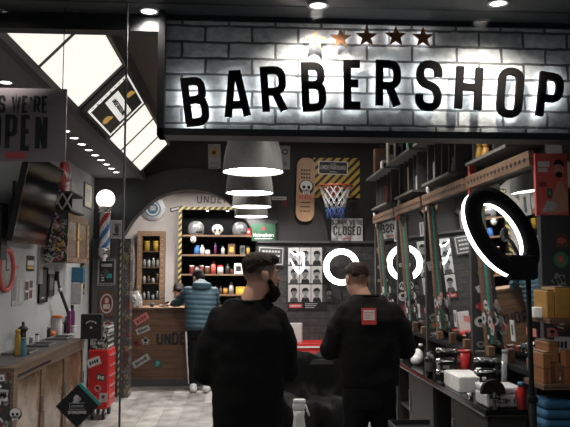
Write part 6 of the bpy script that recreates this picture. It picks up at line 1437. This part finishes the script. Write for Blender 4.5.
def hand(v, w, d, up, side, curl=.5):
    # w wrist, d direction of the forearm, up = back of hand, side = +1 thumb toward d x up
    d = Vector(d).normalized(); up = Vector(up); up = (up - d * up.dot(d)).normalized(); sd = d.cross(up) * side; w = Vector(w)
    for k in range(4): v.c(w + d * .01 + sd * (.022 - .015 * k), w + d * .085 + sd * (.030 - .020 * k), .014, .013)
    for k, L in enumerate((.07, .078, .072, .056)):
        b = w + d * .088 + sd * (.031 - .0205 * k); p = b; a = curl * .5
        for j, f in enumerate((.45, .32, .23)):
            dirn = d * math.cos(a) - up * math.sin(a); q = p + dirn * L * f; v.c(p, q, .0088 - .0007 * j, .0082 - .0008 * j, n=10); p = q; a += curl
    p = w + d * .025 + sd * .03; q = p + (d * .6 + sd * .8).normalized() * .038; v.c(p, q, .012, .010, n=10); v.c(q, q + (d * .95 + sd * .15 - up * .3).normalized() * .032, .010, .008, n=10)
def arm(v, S_, E_, W_, r=(.05, .042, .028)): v.c(S_, E_, r[0], r[1]); v.c(E_, W_, r[1], r[2])
def leg(v, H, K, A, r=(.085, .06, .04)): v.c(H, K, r[0], r[1]); v.c(K, A, r[1], r[2])
def foot(v, A, fwd, s=1): 
    f = Vector(fwd).normalized(); A = Vector(A); v.c(A + Vector((0, 0, -.02)), A + f * .13 + Vector((0, 0, -A.z + .035)), .036, .03); v.c(A + Vector((0, 0, -A.z + .04)) - f * .03, A + f * .1 + Vector((0, 0, -A.z + .035)), .034, .034)
def shoes(v, A, fwd):
    f = Vector(fwd).normalized(); A = Vector((A[0], A[1], 0)); v.c(A + Vector((0, 0, .05)) - f * .045, A + f * .15 + Vector((0, 0, .042)), .05, .042); v.c(A + Vector((0, 0, .09)) - f * .02, A + Vector((0, 0, .05)) + f * .05, .05, .045)
def HX(c, yaw, pitch=0, roll=0, s=1):
    # yaw: clockwise from +Y
    return Matrix.Translation(c) @ Matrix.Rotation(-yaw, 4, 'Z') @ Matrix.Rotation(-pitch, 4, 'X') @ Matrix.Rotation(roll, 4, 'Y') @ Matrix.Scale(s, 4)
def clear_under(z, lo): return max(z, lo)
def fold(amp, f=9, seed=0, z0=-9, z1=9):
    def d(p):
        n = noise.noise(Vector((p.x * f * .8, p.y * f * .8, p.z * f * 1.0 + seed))) + .5 * noise.noise(Vector((p.x * f * 2.1, p.y * f * 2.1, p.z * f * 2.4 + seed + 5)))
        return amp * n
    return d
def person(lab, loc): 
    o = T('person', lab, 'person', loc); return o

# ---------- barber in the foreground (local coordinates, facing +Y)
def barber1():
    P = person('bearded man in an oversized black sweatshirt with his back turned, looking right', (0, 0, 0))
    hx = HX((.075, .0, 1.628), math.radians(66), math.radians(2), 0, 1.03)
    SL, SR = (-.15, -.01, 1.34), (.15, -.01, 1.34); EL, ER = (-.22, .06, 1.10), (.215, .07, 1.10); WL, WR = (-.10, .28, 1.04), (.12, .30, 1.08)
    v = Vol(); head(v, hx); neck(v, hx, (.0, -.02, 1.42), .060)
    v.loft([(0, 0, .90, .15, .10), (0, 0, 1.05, .14, .09), (0, -.0, 1.25, .165, .10), (0, -.01, 1.38, .16, .09), (0, -.01, 1.44, .1, .07)]); v.c((-.11, -.01, 1.36), (.11, -.01, 1.36), .05)
    arm(v, SL, EL, WL); arm(v, SR, ER, WR); hand(v, WL, (.7, .7, 0), (0, -.2, 1), 1, .5); hand(v, WR, (-.6, .8, 0), (0, -.2, 1), -1, .5)
    for s_ in (-1, 1): leg(v, (s_ * .09, 0, .9), (s_ * .11, .02, .5), (s_ * .12, 0, .09)); foot(v, (s_ * .12, 0, .09), (s_ * .15, 1, 0))
    hi = hx.inverted()
    def stub(p):
        if p.z < 1.45: return 0
        q = hi @ p
        # fade: dark on the upper sides and back, fading out downwards; beard line in front of the ear
        line = -.035 if q.y < .0 else -.035 + (q.y) * .7
        a = sstep(line - .012, line + .06, q.z) * (1 - sstep(.045, .062, q.y)) * .95
        if abs(q.x) > .074 and -.04 < q.z < .024 and -.035 < q.y < .012: a = 0   # ear
        if q.z < -.05 and q.y < .01: a = max(a * .2, 0)
        return min(1, a)
    v.build('body', 'skin_faded', P, .0075, 2, stub=stub)
    v = Vol(); v.e((0, -.02, .062), (.077, .096, .066), hx); v.e((0, .045, .088), (.060, .048, .036), hx); v.e((0, .078, .085), (.048, .024, .026), hx); v.e((0, -.06, .04), (.066, .05, .06), hx)
    v.build('hair', 'hair_brown', P, .006, 2, disp=lambda p: .004 * noise.noise(p * 60))
    v = Vol()
    for s_ in (-1, 1): v.c((s_ * .067, .022, -.03), (s_ * .052, .058, -.085), .013, .022, hx); v.c((s_ * .05, .06, -.075), (s_ * .012, .085, -.1), .024, .03, hx); v.c((s_ * .028, .09, -.066), (s_ * .003, .1, -.047), .008, .009, hx)
    v.c((0, .082, -.09), (0, .078, -.125), .036, .026, hx); v.c((-.03, .055, -.105), (.03, .055, -.105), .03, .03, hx)
    v.build('beard', 'beard_dark', P, .006, 2, disp=lambda p: .004 * noise.noise(p * 70))
    m = M()
    for s_ in (-1, 1): m.ball(hx @ Vector((s_ * .031, .083, .002)), .011, 'eye_white', 2); m.ball(hx @ Vector((s_ * .033, .092, .002)), .0045, 'black', 1); m.tube([hx @ Vector((s_ * .014, .098, .024)), hx @ Vector((s_ * .032, .096, .030)), hx @ Vector((s_ * .05, .083, .023))], .004, 'hair_dark', n=6)
    m.add('eyes', P)
    # sweatshirt
    v = Vol(); v.loft([(0, -.0, .78, .19, .14), (0, 0, .84, .195, .15), (0, 0, 1.0, .20, .155), (0, -.0, 1.2, .215, .155), (0, -.015, 1.33, .215, .14), (0, -.02, 1.395, .185, .115), (0, -.02, 1.45, .13, .09), (.005, -.02, 1.485, .085, .075)], pw=2.3)
    v.c((-.15, -.015, 1.375), (-.20, .0, 1.25), .075, .085); v.c((-.20, .0, 1.25), (-.225, .03, 1.09), .085, .08); v.c((-.225, .04, 1.09), (-.14, .22, 1.05), .074, .058)
    v.c((.15, -.015, 1.375), (.195, .0, 1.25), .075, .085); v.c((.195, .0, 1.25), (.215, .04, 1.10), .084, .078); v.c((.215, .05, 1.10), (.15, .24, 1.06), .072, .056)
    v.c((-.09, -.02, 1.455), (.09, -.02, 1.455), .05)
    v.build('sweatshirt', 'shirt_black', P, .011, 4, disp=fold(.011, 8, 1))
    m = M(); m.tube([hx @ Vector((0, -.02, -.02)) * 0 + Vector((.005 + .078 * math.cos(a), -.018 + .07 * math.sin(a), 1.487 + .008 * math.sin(a))) for a in [2 * PI * k / 24 for k in range(24)]], .011, 'shirt_black', closed=True); m.add('collar', P)
    v = Vol(); v.loft([(0, 0, .72, .165, .125), (0, 0, .85, .175, .13), (0, 0, .98, .165, .12)]); 
    for s_ in (-1, 1): v.c((s_ * .085, 0, .85), (s_ * .105, .02, .5), .105, .08); v.c((s_ * .105, .02, .5), (s_ * .118, .0, .12), .08, .062)
    v.build('trousers', 'trousers_black', P, .012, 3, disp=fold(.008, 9, 4))
    for s_ in (-1, 1): v = Vol(); shoes(v, (s_ * .12, 0), (s_ * .15, 1, 0)); v.build('shoe', 'black', P, .008, 2)
    return P
P = barber1(); P.location = (.045, 3.98, -.02)

def barber2():
    P = person('man in a black sweatshirt with a red label below the neck, back turned', (0, 0, 0))
    hx = HX((-.075, .05, 1.585), math.radians(-14), math.radians(10), 0, 1.02)
    EL, ER = (-.262, .05, 1.10), (.262, .05, 1.10); WL, WR = (-.13, .30, 1.08), (.13, .30, 1.08)
    v = Vol(); head(v, hx); neck(v, hx, (-.02, -.02, 1.40), .060)
    v.loft([(0, 0, .90, .15, .10), (0, 0, 1.05, .14, .09), (0, 0, 1.25, .165, .10), (0, -.01, 1.36, .16, .09), (0, -.01, 1.42, .1, .07)]); v.c((-.11, -.01, 1.35), (.11, -.01, 1.35), .05)
    arm(v, (-.155, -.01, 1.33), EL, WL); arm(v, (.155, -.01, 1.33), ER, WR); hand(v, WL, (.6, .8, 0), (0, -.2, 1), 1, .6); hand(v, WR, (-.6, .8, 0), (0, -.2, 1), -1, .6)
    for s_ in (-1, 1): leg(v, (s_ * .09, 0, .88), (s_ * .11, .02, .48), (s_ * .13, 0, .09)); foot(v, (s_ * .13, 0, .09), (s_ * .2, 1, 0))
    hi = hx.inverted()
    def stub(p):
        if p.z < 1.42: return 0
        q = hi @ p; line = -.03 if q.y < .0 else -.03 + q.y * .7
        a = sstep(line - .03, line + .06, q.z) * (1 - sstep(.05, .065, q.y)) * .9
        if abs(q.x) > .074 and -.04 < q.z < .024 and -.035 < q.y < .012: a = 0
        return a
    v.build('body', 'skin_faded_second', P, .0075, 2, stub=stub)
    v = Vol(); v.e((0, -.012, .058), (.079, .099, .068), hx); v.e((0, .06, .085), (.06, .045, .035), hx); v.e((0, -.055, .04), (.07, .055, .06), hx)
    v.build('hair', 'hair_brown', P, .006, 2, disp=lambda p: .003 * noise.noise(p * 70))
    m = M()
    for s_ in (-1, 1): m.ball(hx @ Vector((s_ * .031, .083, .002)), .011, 'eye_white', 2); m.ball(hx @ Vector((s_ * .033, .092, .002)), .0045, 'black', 1)
    m.add('eyes', P)
    v = Vol(); v.loft([(0, 0, .86, .19, .135), (0, 0, .92, .205, .145), (0, 0, 1.05, .205, .15), (0, 0, 1.2, .21, .15), (0, -.015, 1.32, .215, .14), (0, -.02, 1.385, .19, .115), (-.01, -.02, 1.44, .15, .09), (-.015, -.02, 1.475, .085, .075)], pw=2.3)
    for s_ in (-1, 1): v.c((s_ * .155, -.015, 1.365), (s_ * .215, .0, 1.24), .078, .085); v.c((s_ * .215, 0, 1.24), (s_ * .265, .04, 1.10), .083, .072); v.c((s_ * .265, .05, 1.10), (s_ * .17, .25, 1.08), .07, .055)
    v.c((-.1, -.02, 1.44), (.08, -.02, 1.44), .048)
    v.build('sweatshirt', 'shirt_black_soft', P, .011, 4, disp=fold(.010, 8, 9))
    m = M(); m.tube([Vector((-.015 + .078 * math.cos(a), -.018 + .07 * math.sin(a), 1.477)) for a in [2 * PI * k / 24 for k in range(24)]], .011, 'shirt_black', closed=True); m.add('collar', P)
    v = Vol(); v.loft([(0, 0, .72, .165, .125), (0, 0, .85, .175, .13), (0, 0, .98, .165, .12)]); 
    for s_ in (-1, 1): v.c((s_ * .085, 0, .83), (s_ * .105, .02, .48), .105, .08); v.c((s_ * .105, .02, .48), (s_ * .128, .0, .12), .08, .062)
    v.build('trousers', 'trousers_black', P, .012, 3, disp=fold(.008, 9, 14))
    for s_ in (-1, 1): v = Vol(); shoes(v, (s_ * .13, 0), (s_ * .2, 1, 0)); v.build('shoe', 'black', P, .008, 2)
    f = Fr((-.03, -.163, 1.345), (1, 0, 0), (0, .06, 1)); o = M(); o.pan(f, -.05, -.055, .05, .055, 0, .004, 'red'); o.pan(f, -.038, -.025, .038, .042, .004, .006, 'paper')
    for k in range(3): o.pan(f, -.03, .02 - k * .017, .03 - .01 * k, .026 - k * .017, .006, .007, 'pink')
    o.add('back_label', P)
    return P
P = barber2(); c_ = onY(369, 400, 4.85); P.location = (onY(369, 330, 4.85).x, 4.85, -.015)

def customer():
    P = person('person in a blue puffer jacket leaning on the reception desk, seen from behind', (0, 0, 0))
    hx = HX((-.04, .17, 1.545), math.radians(-35), math.radians(30), 0, 1.0)
    v = Vol(); head(v, hx); neck(v, hx, (0, .03, 1.38), .055)
    EL, WL = (-.34, .30, 1.20), (-.42, .42, 1.165); ER, WR = (.20, .28, 1.16), (.02, .40, 1.17)
    v.loft([(0, -.06, .93, .15, .10), (0, -.05, 1.1, .14, .09), (0, .0, 1.28, .16, .10), (0, .03, 1.38, .1, .07)]); v.c((-.14, .02, 1.35), (.14, .02, 1.35), .05)
    arm(v, (-.18, .02, 1.34), EL, WL, (.05, .04, .028)); arm(v, (.18, .02, 1.34), ER, WR, (.05, .04, .028)); hand(v, WL, (-.85, .3, -.02), (0, 0, 1), -1, .15); hand(v, WR, (-.7, .5, 0), (0, 0, 1), -1, .2)
    leg(v, (-.08, -.06, .88), (-.09, -.08, .48), (-.08, -.10, .09)); leg(v, (.08, -.06, .88), (.10, -.02, .48), (.10, -.12, .09)); foot(v, (-.08, -.1, .09), (-.1, 1, 0)); foot(v, (.10, -.12, .09), (.1, 1, 0))
    v.build('body', 'skin_faded', P, .008, 2, stub=lambda p: 0)
    v = Vol(); v.e((0, -.015, .045), (.083, .1, .085), hx); v.e((0, -.05, -.0), (.075, .06, .075), hx); v.build('hair', 'hair_dark', P, .008, 2)
    m = M()
    for s_ in (-1, 1): m.ball(hx @ Vector((s_ * .031, .083, .002)), .011, 'eye_white', 1)
    m.add('eyes', P)
    v = Vol(); v.loft([(0, -.07, .84, .185, .135), (0, -.07, .9, .20, .15), (0, -.05, 1.05, .20, .15), (0, -.02, 1.2, .22, .15), (0, .0, 1.3, .225, .14), (0, .02, 1.38, .19, .12), (0, .03, 1.44, .09, .08)], pw=2.3)
    v.c((-.17, .02, 1.35), EL, .085, .068); v.c(EL, (-.405, .40, 1.175), .066, .052); v.c((.17, .02, 1.35), ER, .085, .068); v.c(ER, (.1, .39, 1.18), .066, .052)
    v.e((.02, -.04, 1.44), (.135, .10, .075)); v.e((.0, .0, 1.47), (.11, .09, .06))
    v.build('puffer_jacket', 'jacket_blue', P, .011, 3, disp=lambda p: .011 * abs(math.sin(p.z * 48 + p.x * 2)) - .005 + .006 * noise.noise(p * 9))
    v = Vol(); v.loft([(0, -.07, .74, .155, .12), (0, -.07, .86, .165, .125), (0, -.06, .95, .16, .12)])
    v.c((-.08, -.06, .84), (-.09, -.08, .48), .1, .075); v.c((-.09, -.08, .48), (-.08, -.1, .12), .075, .055); v.c((.08, -.06, .84), (.10, -.02, .48), .1, .075); v.c((.10, -.02, .48), (.10, -.12, .12), .075, .055)
    v.build('trousers', 'trousers_black', P, .012, 3, disp=fold(.006, 9, 4))
    m = M(); pts = [(-.185, -.08, .82), (-.178, -.085, .65), (-.165, -.09, .48), (-.15, -.10, .3), (-.135, -.11, .12)]
    m.tube(pts, .016, 'paper', n=8); pts = [(-.0, -.175, .8)]; m.add('trouser_stripe', P)
    for x, y, s_ in ((-.08, -.1, -1), (.10, -.12, 1)): v = Vol(); shoes(v, (x, y), (s_ * .1, 1, 0)); v.build('shoe', 'paper', P, .008, 2)
    return P
P = customer(); P.location = (onY(200.5, 330, 9.95).x, 9.86, 0)

def clerk():
    P = person('dark-haired person behind the reception desk with head bent down', (0, 0, 0))
    hx = HX((0, -.02, 1.34), math.radians(165), math.radians(42), 0, 1.0)
    v = Vol(); head(v, hx); neck(v, hx, (0, .07, 1.17), .052)
    v.loft([(0, .13, .62, .15, .10), (0, .12, .85, .15, .1), (0, .1, 1.0, .16, .10), (0, .08, 1.12, .15, .09), (0, .08, 1.18, .08, .07)]); v.c((-.14, .08, 1.12), (.14, .08, 1.12), .05)
    WL = (-.10, -.16, 1.16); WR = (.10, -.16, 1.16); arm(v, (-.18, .08, 1.1), (-.25, .02, .95), WL); arm(v, (.18, .08, 1.1), (.25, .02, .95), WR)
    hand(v, WL, (.5, -.7, .0), (0, 0, 1), -1, .3); hand(v, WR, (-.5, -.7, 0), (0, 0, 1), 1, .3)
    for s_ in (-1, 1): leg(v, (s_ * .09, .12, .6), (s_ * .12, -.15, .50), (s_ * .12, .0, .09)); foot(v, (s_ * .12, 0, .09), (s_ * .1, -1, 0))
    v.build('body', 'skin_faded', P, .008, 2, stub=lambda p: 0)
    v = Vol(); v.e((0, -.02, .052), (.083, .1, .074), hx); v.e((0, .05, .085), (.065, .045, .035), hx); v.e((0, -.06, .01), (.072, .05, .07), hx); v.build('hair', 'hair_dark', P, .007, 2)
    m = M()
    for s_ in (-1, 1): m.ball(hx @ Vector((s_ * .031, .083, .002)), .011, 'eye_white', 1)
    m.add('eyes', P)
    v = Vol(); v.loft([(0, .13, .60, .17, .12), (0, .12, .85, .175, .125), (0, .1, 1.0, .19, .13), (0, .08, 1.1, .19, .12), (0, .08, 1.17, .13, .09), (0, .07, 1.21, .08, .07)])
    for s_ in (-1, 1): v.c((s_ * .16, .08, 1.1), (s_ * .25, .02, .97), .075, .062); v.c((s_ * .25, .02, .97), (s_ * .12, -.10, 1.14), .06, .045)
    v.build('sweatshirt', 'shirt_black', P, .012, 3, disp=fold(.006, 9, 2))
    v = Vol(); v.loft([(0, .12, .5, .16, .13), (0, .12, .66, .165, .13)]); 
    for s_ in (-1, 1): v.c((s_ * .09, .12, .57), (s_ * .12, -.14, .50), .09, .075); v.c((s_ * .12, -.14, .5), (s_ * .12, .0, .12), .072, .055)
    v.build('trousers', 'denim', P, .012, 3)
    for s_ in (-1, 1): v = Vol(); shoes(v, (s_ * .12, 0), (s_ * .1, -1, 0)); v.build('shoe', 'dark_grey', P, .008, 2)
    return P
P = clerk(); P.location = (onY(178.5, 290, 11.05).x, 11.05, 0)
cx_, cy_ = P.location.x, P.location.y + .12
t = T('stool', 'dark stool under the person behind the reception desk', 'stool', (cx_, cy_, 0)); M().cyl((cx_, cy_, .42), (cx_, cy_, .485), .17, m='leather_black', n=28).add('seat', t); M().cyl((cx_, cy_, .03), (cx_, cy_, .42), .025, m='chrome').add('column', t); M().cyl((cx_, cy_, 0), (cx_, cy_, .03), .19, m='chrome', n=28).add('base', t)
